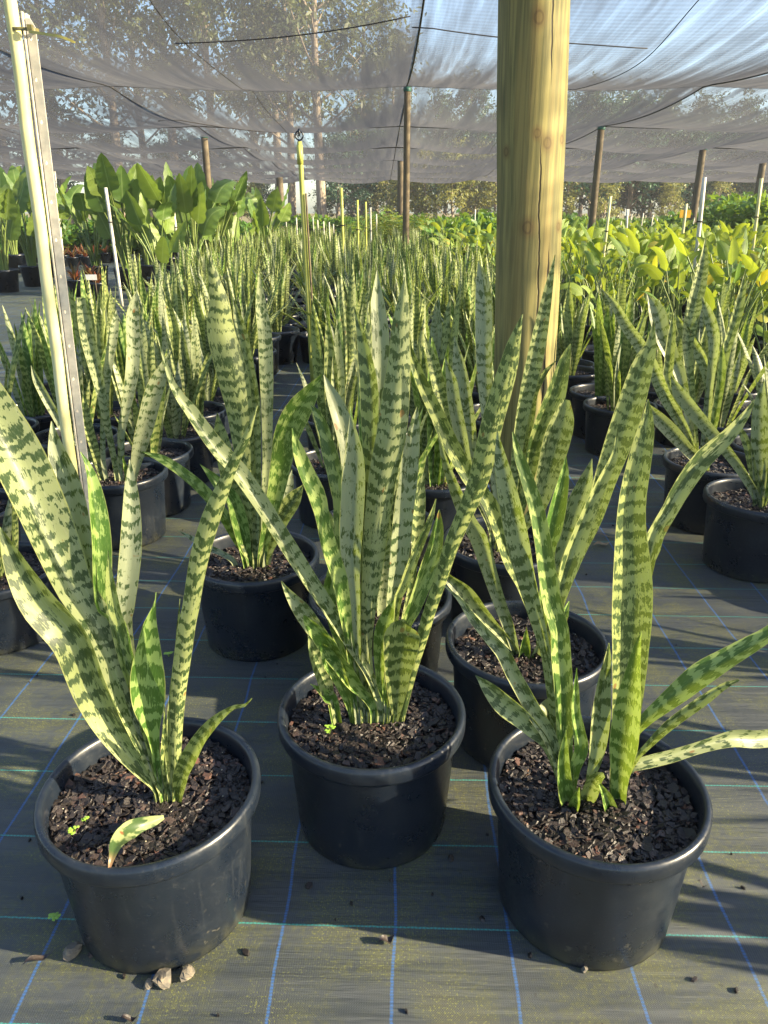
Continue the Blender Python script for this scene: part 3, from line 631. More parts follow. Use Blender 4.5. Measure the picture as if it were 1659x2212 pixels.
 'P7': ((.37, 2.07), 'dense snake plant between the front right pots and the thick timber post', 2, 1.2, [
  (['C', (1440, 35, 0), (1468, 150, 80), (1478, 300, 108), (1480, 500, 112), (1482, 700, 102), (1490, 900, 84), 'D', (1060, 950, 24), (1080, 1140, 14)], .12, .12, -.15, .25, .0),
  (['D', (1199, 550, 0), (1186, 610, 16), (1172, 680, 27), (1156, 760, 35), (1140, 830, 33), (1120, 940, 25), (1098, 1140, 14)], .02, .5, .3, .3, .0),
  (['D', (1233, 742, 0), 'E', (645, 0, 50), (595, 180, 97), (540, 320, 96), (492, 450, 78), (462, 600, 54), (400, 860, 38)], .0, .78, .25, .28, .0),
  (['E', (650, 205, 40), (632, 300, 112), (602, 400, 132), (576, 500, 122), (545, 620, 100), (510, 740, 72), (420, 870, 46)], -.04, .5, .2, .26, .0),
  (['C', (1285, 515, 0), (1320, 700, 84), (1350, 900, 112), (1380, 1100, 104), (1400, 1250, 84), (1440, 1500, 60), 'D', (1070, 1140, 14)], .06, .1, -.3, .3, .0),
  (['C', (1090, 508, 0), (1130, 650, 62), (1180, 850, 90), (1220, 1000, 86), (1275, 1200, 82), (1360, 1420, 60), 'D', (1060, 1140, 14)], .0, .62, .3, .3, .0),
  (['C', (1225, 650, 0), (1270, 800, 70), (1292, 950, 84), (1332, 1150, 84), (1390, 1400, 60), 'D', (1066, 1140, 14)], -.05, .15, -.3, .3, .0),
  (['E', (604, 10, 0), (545, 70, 26), (490, 170, 40), (470, 280, 48), (440, 480, 44), (390, 860, 34)], .05, .7, .3, .3, .0)]),
 'P13': ((1.33, 2.86), 'sprawling snake plant with pale leaves in a pot on the right of the wide path', 2, 3.6, [
  (['R', (450, 775, 0), (560, 900, 52), (640, 1040, 78), (740, 1180, 88), (830, 1330, 88), (930, 1560, 86), (1010, 1700, 76), (1075, 1830, 60), (1130, 1990, 42)], -.02, .2, -.4, .35, .0),
  (['R', (790, 825, 0), (850, 950, 112), (902, 1150, 104), (995, 1340, 92), (1050, 1520, 64), (1130, 1980, 42)], .05, .12, .2, .3, .0),
  (['R', (1000, 975, 0), (1060, 1080, 76), (1130, 1180, 84), (1190, 1280, 82), (1230, 1420, 64), (1240, 1580, 52), (1200, 1980, 42)], .08, .3, -.4, .35, .0),
  (['R', (1210, 415, 0), (1195, 560, 52), (1170, 700, 88), (1122, 900, 104), (1085, 1080, 92), (1080, 1300, 66), (1140, 1990, 42)], .10, .5, .3, .3, .0),
  (['R', (1502, 640, 0), (1450, 900, 66), (1400, 1080, 66), (1340, 1300, 56), (1220, 1990, 42)], .08, .75, .3, .3, .0),
  (['R', (1186, 850, 14), (1240, 980, 72), (1275, 1130, 84), (1270, 1260, 66), (1240, 1520, 52), (1190, 1990, 42)], .04, .1, -.3, .3, .0),
  (['E', (1048, 215, 0), (1092, 272, 58), (1170, 350, 72), (1250, 440, 58), (1320, 530, 42)], -.03, .15, -.2, .35, .0),
  (['R', (972, 960, 0), (965, 1100, 52), (945, 1300, 66), (950, 1500, 60), (1120, 1990, 40)], .0, .6, .2, .3, .0),
  (['R', (1330, 1180, 0), (1325, 1300, 46), (1310, 1500, 56), (1230, 1990, 40)], -.04, .85, .2, .3, .0)]),
 'P14': ((1.335, 2.45), 'snake plant in the nearest pot at the right picture edge', 2, .35, [
  (['E', (1175, 82, 0), (1222, 160, 60), (1300, 262, 66), (1400, 382, 58), (1480, 482, 50), (1552, 595, 42), (1606, 705, 38)], -.02, .1, -.5, .35, .0),
  (['E', (1640, 105, 0), (1625, 230, 62), (1622, 400, 78), (1622, 550, 68), (1614, 705, 48)], .0, .25, -.2, .3, .0),
  (['E', (1455, 298, 0), (1520, 362, 30), (1562, 470, 38), (1602, 700, 36)], .02, .7, .2, .3, .0),
  (['E', (1760, 180, 0), (1720, 320, 50), (1680, 500, 60), (1630, 705, 44)], .03, .4, .2, .3, .0),
  (['E', (1690, 480, 0), (1668, 560, 40), (1634, 700, 42)], -.02, .95, .2, .3, .0)]),
 'P9': ((-1.035, 2.72), 'snake plant in the pot right behind the galvanised stake', 2, 5.0, [
  (['T', (1268, 550, 0), (1246, 640, 62), (1228, 760, 112), (1226, 900, 122), (1230, 1100, 124), (1220, 1300, 120), (1190, 1500, 102), (1152, 1700, 82), (1120, 1890, 64), 'A', (785, 440, 40), (775, 510, 30)], .05, .1, .15, .28, .0),
  (['T', (752, 622, 70), (782, 800, 114), (822, 1000, 128), (870, 1200, 118), (918, 1400, 98), (960, 1600, 80), (1005, 1850, 62), 'A', (742, 500, 34)], .0, .35, -.2, .28, .0),
  (['T', (1078, 735, 0), (1062, 850, 70), (1032, 1050, 84), (1000, 1250, 76), (965, 1600, 60), (950, 1890, 48), 'A', (670, 520, 30)], .10, .12, .2, .3, .0),
  (['A', (1110, -220, 0), (1032, -60, 92), (985, 60, 112), (950, 200, 112), (915, 340, 102), (885, 480, 72), (868, 590, 44)], -.06, .12, .3, .3, .0),
  (['T', (288, 1250, 0), (340, 1370, 60), (430, 1540, 78), (520, 1700, 74), (600, 1850, 56), 'A', (560, 430, 40), (640, 540, 34)], -.02, .1, -.4, .35, .0),
  (['A', (540, 40, 0), (552, 180, 50), (575, 300, 58), (612, 430, 54), (648, 560, 42)], .0, .6, .2, .3, .0),
  (['A', (842, 470, 0), (800, 470, 8), (808, 530, 24), (815, 580, 20)], -.05, .9, .2, .3, .0)]),
}
sd_ = 11
for key, ((X, Y), label, bark, rz, leaves) in FRONT.items():
    root = plant_root('potted_snake_plant', X, Y, label, PG); pot_parts(root, bark, rz)
    for (spec, dy, rnd, yaw, chan, wav) in leaves:
        sd_ += 1; front_leaf(root, Vector((X, Y, 0)), spec, dy, rnd, yaw, chan, wav, 0.0, sd_)

# ------------------------------------------------------------------ snake plants behind: six grown forms, copied
def grow_leaf(rng, L, W, lean, az, foot, rnd, curl=0.0, seg=9, cols=5, face=None):
    d = Vector((math.cos(az), math.sin(az), 0)); pts = []; half = []; sides = []
    tw0 = (face if face is not None else rng.uniform(-.6, .6)); tw1 = rng.uniform(-.5, .5); p = foot.copy()
    for i in range(seg + 1):
        t = i / seg; a = lean * (.55 + .75 * t) + curl * t * t
        pts.append(p.copy()); p = p + (d * math.sin(a) + Vector((0, 0, 1)) * math.cos(a)) * (L / seg)
        prof = (.42 + .58 * math.sin(min(1, t / .55) * math.pi / 2)) if t < .55 else max(0.0, (1 - ((t - .55) / .45) ** 1.9))
        half.append(W * .5 * prof)
        b = d.cross(Vector((0, 0, 1))); sides.append(Quaternion(Vector((0, 0, 1)), tw0 + tw1 * t) @ b)
    return pts, half, sides
def leaf_list(seed, n, hmin, hmax, wmin, wmax, spread, seg, cols):
    rng = random.Random(seed); out = []
    for k in range(n):
        az = 6.283 * k / n + rng.uniform(-.5, .5); inner = k < n * .4
        L = rng.uniform(hmin, hmax) * (1 if inner else rng.uniform(.45, .95)); lean = rng.uniform(.02, .16) if inner else abs(rng.gauss(.22, .12)) * spread
        r = rng.uniform(.01, .03) if inner else rng.uniform(.02, .055)
        foot = Vector((r * math.cos(az), r * math.sin(az), SOIL - .02))
        rn = rng.choice((.1, .3, .45, .55, .65, .72, .8, .86, .92))
        out.append(grow_leaf(rng, L, rng.uniform(wmin, wmax) * (.8 + .25 * inner), lean, az, foot, rn, rng.uniform(-.1, .3), seg, cols) + (rn, rng.uniform(0, 90)))
    return out
def make_near_form(seed, n, hmin, hmax, spread):
    root = empty('potted_snake_plant', (0, -8, 0)); pot_parts(root, 2, seed)
    for (P, Hh, S, rn, sdd) in leaf_list(seed, n, hmin, hmax, .038, .066, spread, 12, 5):
        mb = MB(); strap(mb, P, Hh, S, .5, rn, sdd, 5); kid(root, mb.obj('leaf', M_SNAKE, root))
    return root
NEARF = [make_near_form(s, n, a, b, sp_) for s, n, a, b, sp_ in ((21, 11, .50, .72, 1.0), (22, 13, .55, .80, .8), (23, 9, .52, .76, 1.5), (24, 12, .45, .66, 1.1), (25, 10, .6, .78, 1.3), (26, 14, .5, .7, .9))]
def make_far_form(seed, n):
    mb = MB()
    for (P, Hh, S, rn, sdd) in leaf_list(seed, n, .38, .74, .028, .052, 2.1, 6, 3): strap(mb, P, Hh, S, .5, rn, sdd, 3)
    return mb
FARF = [make_far_form(60 + k, 19) for k in range(8)]
FARM = [m.mesh('foliage', M_SNAKE) for m in FARF]

used = [False] * len(NEARF); rng = random.Random(8); taken = [v[0] for v in FRONT.values()]
def place_near(form, X, Y, rz, sc, label):
    r = NEARF[form] if not used[form] else copy_tree(NEARF[form]); used[form] = True
    r.location = (X, Y, 0); r.rotation_euler = (0, 0, rz); r.scale = (1, 1, sc)
    tag(r, label, 'potted plant', PG); taken.append((X, Y)); return r
NEAR = [  # form, X, Y, turn, height, label
 (1, -.01, 1.74, .4, .98, 'snake plant in the pot hidden right behind the middle front one'),
 (4, -.02, 2.24, 2.0, .95, 'snake plant second behind the middle front one, in line with it'),
 (2, -1.17, 1.99, 3.9, .8, 'snake plant in the pot cut by the left picture edge, nearest of the left row'),
 (1, -1.46, 2.38, .9, .95, 'dark green snake plant at the left picture edge, left of the galvanised stake'),
 (3, -1.01, 3.03, .5, .95, 'snake plant in the second pot behind the galvanised stake'),
 (5, -1.39, 3.23, 2.6, 1.0, 'snake plant in the second left row seen past the galvanised stake'),
 (3, -.99, 3.40, 1.6, .9, 'snake plant in the third pot behind the galvanised stake'),
 (0, -1.00, 3.74, 3.0, .95, 'snake plant in the fourth pot behind the galvanised stake'),
 (4, -.20, 2.91, 4.0, .92, 'snake plant along the narrow path, first on its right side'),
 (2, -.22, 3.60, 1.1, .95, 'snake plant along the narrow path, second on its right side'),
 (1, .20, 2.72, 3.3, .95, 'snake plant left of the foot of the thick timber post'),
 (5, 1.25, 3.85, .2, .95, 'snake plant in a pot at the far end of the mat, right of the post'),
 (1, 1.25, 4.17, 2.2, .95, 'upright snake plant in the pot behind the far end of the open mat'),
 (0, 1.20, 4.76, 4.2, .95, 'snake plant just right of the thick timber post'),
 (2, 1.72, 3.11, 5.3, .95, 'snake plant cut by the right picture edge, in the second right row'),
 (3, 1.66, 3.55, 1.0, .95, 'snake plant in the second right row behind the sprawling one'),
]
for f, X, Y, rz, sc, lb in NEAR: place_near(f, X, Y, rz, sc, lb)
spots = []
def add_col(X, y0, y1, dy):
    Y = y0
    while Y < y1:
        spots.append((X + rng.uniform(-.03, .03) + .008 * Y * 0, Y + rng.uniform(-.04, .04))); Y += dy
add_col(-1.0, 4.1, 6.2, .37); add_col(-1.39, 3.62, 6.2, .40); add_col(-1.79, 3.3, 6.2, .42)
add_col(-.20, 4.0, 6.2, .40); add_col(.20, 3.15, 6.2, .41); add_col(.60, 3.45, 6.2, .42)
add_col(1.0, 5.0, 6.2, .42); add_col(1.28, 5.2, 6.4, .42); add_col(1.70, 4.0, 5.8, .43); add_col(2.10, 2.7, 5.0, .44)
spots += [(1.66, .74)]  # unseen plant off to the right, added to shade the front right pot
for Y in (2.15, 1.65, 1.2): spots.append((1.80, Y)); spots.append((2.22, Y - .1))  # more plants out of view, added to cast shade across the mat
Y = 6.45
while Y < 20.5:
    xl = -2.05 - max(0, Y - 6.4) * .13; xr = max(.75, 1.45 - max(0, Y - 8) * .12)
    if Y > 13: xl = -3.2
    X = xl
    while X < xr:
        spots.append((X + rng.uniform(-.05, .05), Y + rng.uniform(-.05, .05))); X += .385
    Y += .40
spots.sort(key=lambda s: s[0] ** 2 + s[1] ** 2)
NSOLO = 265; nn = 0; SPILL = MB()
for k, (X, Y) in enumerate(spots):
    if any(math.dist((X, Y), t) < .30 for t in taken) or math.dist((X, Y), (.58, 3.02)) < .34: continue
    sc = rng.uniform(.78, 1.16)
    if Y < 5.0:
        place_near(rng.randrange(6), X, Y, rng.uniform(0, 6.28), sc * .95, 'snake plant in the close rows on either side of the narrow path'); nn += 1
    elif nn < NSOLO:
        r = empty('potted_snake_plant', (X, Y, 0), rng.uniform(0, 6.28)); r.scale = (1, 1, sc); tag(r, 'small upright snake plant in the packed field beyond the front pots', 'potted plant', PG)
        link('pot', ME_POTLOW, r); link('foliage', rng.choice(FARM), r); nn += 1
    else:
        m = rng.choice(FARF); o = len(SPILL.v); a = rng.uniform(0, 6.28); ca, sa = math.cos(a), math.sin(a)
        SPILL.v += [(X + x * ca - y * sa, Y + x * sa + y * ca, z * sc) for x, y, z in m.v]; SPILL.uv += m.uv; SPILL.rnd += m.rnd; SPILL.acr += m.acr
        SPILL.f += [tuple(i + o for i in f) for f in m.f]; SPILL.mi += m.mi
tag(SPILL.obj('snake_plant_field', M_SNAKE), 'far part of the packed snake plant field, a mass of thin upright leaves', 'plants', None, 'stuff')
print('solo', nn, 'spots', len(spots))

# ------------------------------------------------------------------ left stake: pipe, steel, ties
A = on_y(14, -60, 2.2); B = on_y(191, 1290, 2.2); B.z = 0
ax = (A - B).normalized()
root = empty('irrigation_pipe', B); tag(root, 'pale yellowed plastic pipe standing upright at the left, tied to a steel stake', 'pipe')
mb = MB(); tube(mb, [(A - B) * (k / 30) + Vector((.0015 * math.sin(k), 0, 0)) for k in range(31)], .0162, 20); mb.obj('pipe_tube', M_PVC, root)
root = empty('steel_stake', B + Vector((.0315, .010, 0))); tag(root, 'galvanised angle stake with punched holes beside the yellowed pipe', 'stake')
Lz = (on_y(45, 38, 2.2) - B).length
Rm = ax.to_track_quat('Z', 'Y').to_matrix().to_4x4(); Rm = Matrix.Rotation(0, 4, 'Z')
sh = Matrix.Identity(4); sh[0][2] = ax.x / ax.z; sh[1][2] = ax.y / ax.z
mb = MB(); hz = Lz * ax.z; step_ = .098; z = 0.0; k = 0
def steel_pt(x, y, zz): return sh @ Vector((x, y, zz))
while z < hz - 1e-4:                                     # punched plate, one bay per hole
    z1 = min(z + step_, hz); cx, cz = .0045, (z + z1) / 2
    front = []
    for yy in (0.0, .003):
        top = .0 if z1 < hz - 1e-4 else -.02
        rect = [(-.004, z), (.0075, z), (.019, z), (.019, (z + z1) / 2), (.019, z1 + top), (.0075, z1), (-.004, z1), (-.004, (z + z1) / 2)]
        hole = [(cx + .0034 * math.cos(a), cz + .0055 * math.sin(a)) for a in [rad(q) for q in (225, 270, 315, 0, 45, 90, 135, 180)]]
        R1 = [mb.add(steel_pt(x, yy, q)) for x, q in rect]; H1 = [mb.add(steel_pt(x, yy, q)) for x, q in hole]
        for q in range(8): mb.face((R1[q], R1[(q + 1) % 8], H1[(q + 1) % 8], H1[q]))
        front.append((R1, H1))
    (R1, H1), (R2, H2) = front
    for q in range(8): mb.face((H1[q], H1[(q + 1) % 8], H2[(q + 1) % 8], H2[q]))
    mb.face((R1[2], R1[3], R2[3], R2[2])); mb.face((R1[3], R1[4], R2[4], R2[3]))
    if z1 >= hz - 1e-4: mb.face((R1[4], R1[5], R2[5], R2[4])); mb.face((R1[5], R1[6], R2[6], R2[5]))
    z = z1
mb.obj('punched_flange', M_STEEL, root, False)
mb = MB(); box(mb, (-.0072, .004, 0), (-.0042, .030, hz + .012), 0, sh); box(mb, (-.0105, -.006, 0), (-.0075, .004, hz + .014), 0, sh); mb.obj('side_flange', M_STEEL, root, False)
tz = (on_y(40, 64, 2.2)); c0 = B + ax * ((tz - B).length)
root = empty('cable_tie', c0); tag(root, 'yellowed plastic tie around the pipe and stake with a long loose tail', 'cable tie')
mb = MB(); ring = []
for k in range(28):
    a = 2 * math.pi * k / 28; ring.append(Vector((.017 + .040 * math.cos(a) * (1 if True else 0), .012 + .030 * math.sin(a), .002 * math.sin(a))))
ring = [Vector((p.x, p.y, p.z)) for p in ring]
prev = None; first = None
for p in ring:
    row = [mb.add(p + Vector((0, 0, -.004))), mb.add(p + Vector((0, 0, .004)))]
    if prev: mb.face((prev[0], row[0], row[1], prev[1]))
    else: first = row
    prev = row
mb.face((prev[0], first[0], first[1], prev[1])); mb.obj('strap', M_TIED, root)
mb = MB(); box(mb, (.044, -.026, -.007), (.056, -.014, .006)); mb.obj('tie_head', M_TIED, root, False)
mb = MB(); T = [on_y(62, 68, 2.17), on_y(95, 73, 2.15), on_y(130, 79, 2.13), on_y(163, 92, 2.12)]; prev = None
for q, p in enumerate(spline([tuple(t) for t in T], 16)):
    p = Vector(p) - c0; wd = .0032 * (1 if q < 15 else .5); row = [mb.add(p + Vector((0, -.001, -wd))), mb.add(p + Vector((0, .001, wd)))]
    if prev: mb.face((prev[0], row[0], row[1], prev[1]))
    prev = row
mb.obj('tail', M_TIE, root)

# ------------------------------------------------------------------ sprinkler riser and the many thin stakes
P0 = on_y(652, 306, 5.2); root = empty('sprinkler_riser', (P0.x + .015, 5.2, 0)); tag(root, 'yellow green pipe with a black ring shaped sprinkler head on top', 'sprinkler')
mb = MB(); tube(mb, [Vector((-.03 * k / 12, 0, P0.z * k / 12)) for k in range(13)], [.016] * 10 + [.016, .0155, .0155], 14); mb.obj('riser_pipe', M_PVC2, root)
mb = MB(); tube(mb, [Vector((.030, -.014, 0)) + Vector((-.03 * k / 12, 0, (P0.z - .3) * k / 12)) for k in range(13)], .007, 6); mb.obj('wooden_stake', M_POLE, root)
mb = MB(); tube(mb, [Vector((-.03, 0, P0.z - .13)), Vector((-.03, 0, P0.z - .02))], .0195, 14); mb.obj('pipe_collar', M_PVC2, root)
mb = MB(); tube(mb, [Vector((-.03 + .024 * math.cos(a) * 1.0, 0, P0.z + .035 + .026 * math.sin(a))) for a in [2 * math.pi * k / 20 for k in range(20)]], .005, 8, closed=True)
tube(mb, [Vector((-.03, 0, P0.z - .03)), Vector((-.03, 0, P0.z + .012))], [.015, .009], 10); tube(mb, [Vector((-.03, 0, P0.z + .03)), Vector((-.03, 0, P0.z + .072))], [.006, .008], 8)
mb.obj('sprinkler_head', M_POT, root)
def stake(x, yt, xb, yb, Y, wpx, mat, label, group=None, extra=None):
    T = on_y(x, yt, Y); Bq = on_y(xb, yb, Y); d = (T - Bq) / max(.05, T.z - Bq.z); G = Bq - d * Bq.z; G.z = 0; r = px_size(T) * wpx / 2
    root = empty('stake', (G.x, G.y, 0)); root.name = 'pipe_stake'; tag(root, label, 'stake', group)
    mb = MB(); tube(mb, [Vector(((T - G).x * k / 6, 0, T.z * k / 6)) for k in range(7)], r, 10); mb.obj('stake_shaft', mat, root)
    if r > .008 and extra is None:
        mb = MB(); q = (T - G) * .72; tube(mb, [q + Vector((0, 0, -.006)), q + Vector((0, 0, .006))], r * 1.5, 10); mb.obj('tie', M_WIRE, root)
    if extra:
        m, wx, wz, dz = extra; mb = MB(); q = T - G; box(mb, (q.x - wx, -.012, q.z - dz - wz), (q.x + wx, -.008, q.z - dz)); mb.obj('tag', m, root, False)
    return root
stake(737, 406, 741, 530, 9.5, 7, M_PVC2, 'yellow green pipe stake, tallest of four right of the sprinkler')
stake(772, 432, 774, 545, 11, 5, M_PVC2, 'thin pipe stake, second of four right of the sprinkler')
stake(790, 436, 791, 540, 12.5, 4.5, M_PVC2, 'thin pipe stake, third of four right of the sprinkler')
stake(800, 448, 802, 545, 13, 4, M_WHITE, 'white thin stake, fourth right of the sprinkler, before the palms')
stake(813, 462, 815, 540, 15, 3, M_WHITE, 'very thin white stake close before the palm fronds')
stake(1522, 383, 1507, 525, 8.5, 9, M_WHITE, 'tall white pipe standing in the yellow green plants at right')
stake(1319, 424, 1310, 500, 9.5, 6, M_PVC, 'pale bamboo coloured stake in the yellow green plants near the brown pole')
stake(1645, 385, 1628, 520, 10, 7, M_PVC, 'pale stake at the right edge before the dark bush')
stake(1355, 452, 1353, 505, 12, 5, M_WHITE, 'white stake carrying a small white tag', None, (M_WTAG, .035, .09, .0))
stake(1483, 440, 1474, 510, 11, 6, M_PVC, 'stake carrying a yellow tag', None, (M_YTAG, .075, .10, .08))
stake(228, 405, 252, 575, 10.5, 7, M_WHITE, 'white pipe stake among the paddle leaves, right of the galvanised stake')
stake(372, 432, 386, 545, 12, 6, M_WHITE, 'white pipe stake in the middle of the paddle leaf plants')
stake(118, 370, 124, 430, 17, 4, M_WHITE, 'thin stake behind the paddle leaves near the left stake')
rs = random.Random(4)
for k, (x, yt) in enumerate(((676, 470), (640, 470), (686, 475), (699, 478), (711, 480), (720, 484), (617, 465), (1246, 470), (1234, 478), (1272, 474), (1287, 462), (1365, 462), (1390, 460), (1411, 464), (1420, 472), (1451, 458), (1470, 470), (1541, 452), (1568, 462), (1596, 458), (1342, 478), (1500, 470), (1612, 470), (1048, 478), (1052, 452), (1027, 452), (1002, 466))):
    stake(x, yt, x - (x - 829) * .01, yt + 35, rs.uniform(17, 26), 2.6, M_WHITE, 'thin white stake far back in the beds, just below the tree line', 'thin stakes far back in the beds', False)

# ------------------------------------------------------------------ big paddle leaf plants at left
def blade(mb, foot, d, L, W, droop, fold, rnd, seed, roll=0.0, m=0, nl=10, cols=7, tipp=.55):
    pts = []; half = []; sides = []; p = foot.copy(); up = Vector((0, 0, 1)); h = Vector((d.x, d.y, 0)); h = h.normalized() if h.length > .01 else Vector((1, 0, 0)); el = math.atan2(d.z, math.hypot(d.x, d.y))
    for i in range(nl + 1):
        t = i / nl; e = el - droop * t * t; dv = h * math.cos(e) + up * math.sin(e)
        pts.append(p.copy()); p = p + dv * (L / nl)
        half.append(W * .5 * (math.sin(math.pi * min(.999, t ** tipp)) ** .62 if t > 0 else .03)); sides.append(Quaternion(dv, roll) @ h.cross(up))
    strap(mb, pts, half, sides, fold, rnd, seed, cols, .25, m)
def paddle_plant(seed, n, H):
    rng = random.Random(seed); root = empty('paddle_leaf_plant', (0, -9, 0)); sc = 1.25
    mb = MB(); lathe(mb, [(.001, .006), (.17, .0), (.205, .33), (.22, .335), (.222, .37), (.205, .372), (.198, .32), (.001, .31)], 24); kid(root, mb.obj('pot', M_POT, root))
    for k in range(n):
        az = 2.4 * k + rng.uniform(-.4, .4); mb = MB(); hh = H * rng.uniform(.22, .80) if k % 3 else H * rng.uniform(.62, .80); lean = rng.uniform(.10, .42)
        f = Vector((.05 * math.cos(az), .05 * math.sin(az), .3)); d = Vector((math.cos(az), math.sin(az), 0))
        pts = [f + d * (hh * lean * (t ** 1.8)) + Vector((0, 0, hh * t * (1 - .04 * t))) for t in [q / 9 for q in range(10)]]
        tube(mb, pts, [.022 - .013 * q / 9 for q in range(10)], 7, False, 1, rng.random())
        dd = ((pts[-1] - pts[-2]).normalized() + Vector((0, 0, .25))).normalized()
        blade(mb, pts[-1], dd, rng.uniform(.40, .60) * (.75 + .2 * H), rng.uniform(.26, .37), rng.choice((.02, .05, .1, .2, .3, .8, 1.6)), rng.uniform(.05, .3), rng.random(), rng.uniform(0, 50), rng.uniform(-1.4, 1.4), 0, 12, 7)
        kid(root, mb.obj('leaf', [M_PADDLE, M_STEM], root))
    return root
PF = [paddle_plant(300 + k, n, H) for k, (n, H) in enumerate(((15, 1.55), (13, 1.3), (16, 1.75), (12, 1.4)))]
puse = [False] * 4
PLABEL = ['paddle leaf plant cut by the left picture edge', 'paddle leaf plant just left of the galvanised stake', 'paddle leaf plant behind the top of the yellowed pipe', 'paddle leaf plant right of the galvanised stake with its pot on the grey path',
          'paddle leaf plant with one long arching leaf, tallest of the group', 'broad paddle leaf plant right of the white pipe stake', 'paddle leaf plant with a big upright oval leaf in the group centre',
          'paddle leaf plant before the brown pole', 'paddle leaf plant at the right end of the group, close to the snake plants', 'small paddle leaf plant standing apart right of the group', 'paddle leaf plant low in front of the group', 'paddle leaf plant at the back of the group, mostly hidden',
          'second paddle leaf plant at the back of the group near the pole', 'paddle leaf plant farthest back left, under the cloth edge']
for k, (x, Yq, form, rz, sc) in enumerate(((0, 12.5, 2, .3, 1.0), (62, 13.5, 2, 1.2, 1.0), (110, 15.5, 2, 2.2, .98), (200, 13.6, 3, .2, .98), (268, 12.8, 2, 4.0, 1.02), (318, 13.4, 1, 3.1, 1.08), (415, 12.4, 0, 1.5, 1.06), (462, 13.6, 2, 5.0, .93), (500, 14.2, 3, 2.5, .95), (572, 16.5, 1, 5.6, 1.05), (340, 11.6, 3, 1.0, .88), (360, 16, 0, 4.4, 1.0), (445, 16.5, 1, .4, 1.1), (25, 16.5, 2, 3.6, 1.1))):
    r = PF[form] if not puse[form] else copy_tree(PF[form]); puse[form] = True
    Xq = (x - 829.5) / 1600 * (Yq * cp + .2); r.location = (Xq, Yq, 0); r.rotation_euler = (0, 0, rz); r.scale = (sc, sc, sc * .93)
    tag(r, PLABEL[k], 'potted plant', 'big paddle leaf plants at the left')

# red strap leaf plants on the path side
def red_form(seed):
    rng = random.Random(seed); mb = MB()
    for k in range(14):
        P, Hh, S = grow_leaf(rng, rng.uniform(.14, .26), .03, rng.uniform(.4, 1.1), 2.4 * k, Vector((0, 0, .13)), rng.random(), .4, 5); strap(mb, P, Hh, S, .3, rng.random(), k, 3)
    return mb.mesh('foliage', M_RED)
RF = [red_form(1), red_form(2)]
mb = MB(); lathe(mb, [(.001, .004), (.08, 0), (.10, .15), (.105, .15), (.105, .165), (.092, .165), (.09, .13), (.001, .13)], 16); ME_SMALLPOT = mb.mesh('pot', M_POT)
for k, (x, y) in enumerate(((168, 640), (198, 634), (214, 648), (140, 575), (160, 580), (176, 572), (188, 578), (205, 570), (120, 578), (15, 575), (98, 572), (230, 568), (86, 566), (150, 566), (130, 562), (108, 560))):
    q = on_z(x, y, 0); r = empty('red_leaf_plant', (q.x, q.y, 0), k * 1.3); r.scale = (1.25, 1.25, 1.5)
    tag(r, 'small red leaved plant in a little pot in front of the paddle leaf plants' if k < 3 else 'small red and orange plant in a little pot under the paddle leaf plants', 'potted plant', 'small red plants at the left')
    link('pot', ME_SMALLPOT, r); link('foliage', RF[k % 2], r)
q = on_y(196, 600, 7.4); r = empty('plant_label', (q.x, q.y, 0)); tag(r, 'white plant label on a thin stick by the small red plants', 'plant label')
mb = MB(); tube(mb, [Vector((.04, 0, 0)), Vector((.04, 0, q.z))], .004, 6); mb.obj('stick', M_POLE, r); mb = MB(); box(mb, (-.06, -.008, q.z - .02), (.06, -.005, q.z + .03)); mb.obj('label_card', M_WTAG, r, False)

# ------------------------------------------------------------------ yellow green broad leaf plants at right
def canna_form(seed):
    rng = random.Random(seed); mb = MB(); 
    for k in range(11):
        az = 2.4 * k + rng.uniform(-.5, .5); hh = rng.uniform(.20, .66); d = Vector((math.cos(az), math.sin(az), 0)); f = Vector((.05 * math.cos(az), .05 * math.sin(az), .16)); lean = rng.uniform(.08, .5)
        pts = [f + d * (hh * lean * t ** 1.6) + Vector((0, 0, hh * t)) for t in (0, .25, .5, .75, 1)]
        rn = rng.random(); tube(mb, pts, [.008, .007, .006, .0055, .005], 5, False, 1, rng.random())
        dd = ((pts[-1] - pts[-2]).normalized() + d * rng.uniform(0, .8)).normalized()
        blade(mb, pts[-1], dd, rng.uniform(.15, .27), rng.uniform(.055, .105), rng.uniform(.1, 2.4), rng.uniform(.1, .4), rn, rng.uniform(0, 50), rng.uniform(-1.3, 1.3), 0, 6, 5)
    return mb
CF = [canna_form(700 + k) for k in range(7)]; CM = [m.mesh('foliage', [M_CANNA, M_STEM]) for m in CF]
mb = MB(); lathe(mb, [(.001, .004), (.11, 0), (.135, .18), (.143, .182), (.144, .20), (.128, .20), (.122, .16), (.001, .158)], 18); ME_CPOT = mb.mesh('pot', M_POT)
rc = random.Random(77); cs = []
Y = 5.3
while Y < 19:
    X = max(1.2, 1.95 - max(0, Y - 8) * .12) if Y > 6.2 else 2.35
    while X < min(9.5, .62 * Y + 1.0): cs.append((X + rc.uniform(-.06, .06), Y + rc.uniform(-.06, .06))); X += .46
    Y += .48
cs.sort(key=lambda s: s[0] ** 2 + s[1] ** 2); REST = MB()
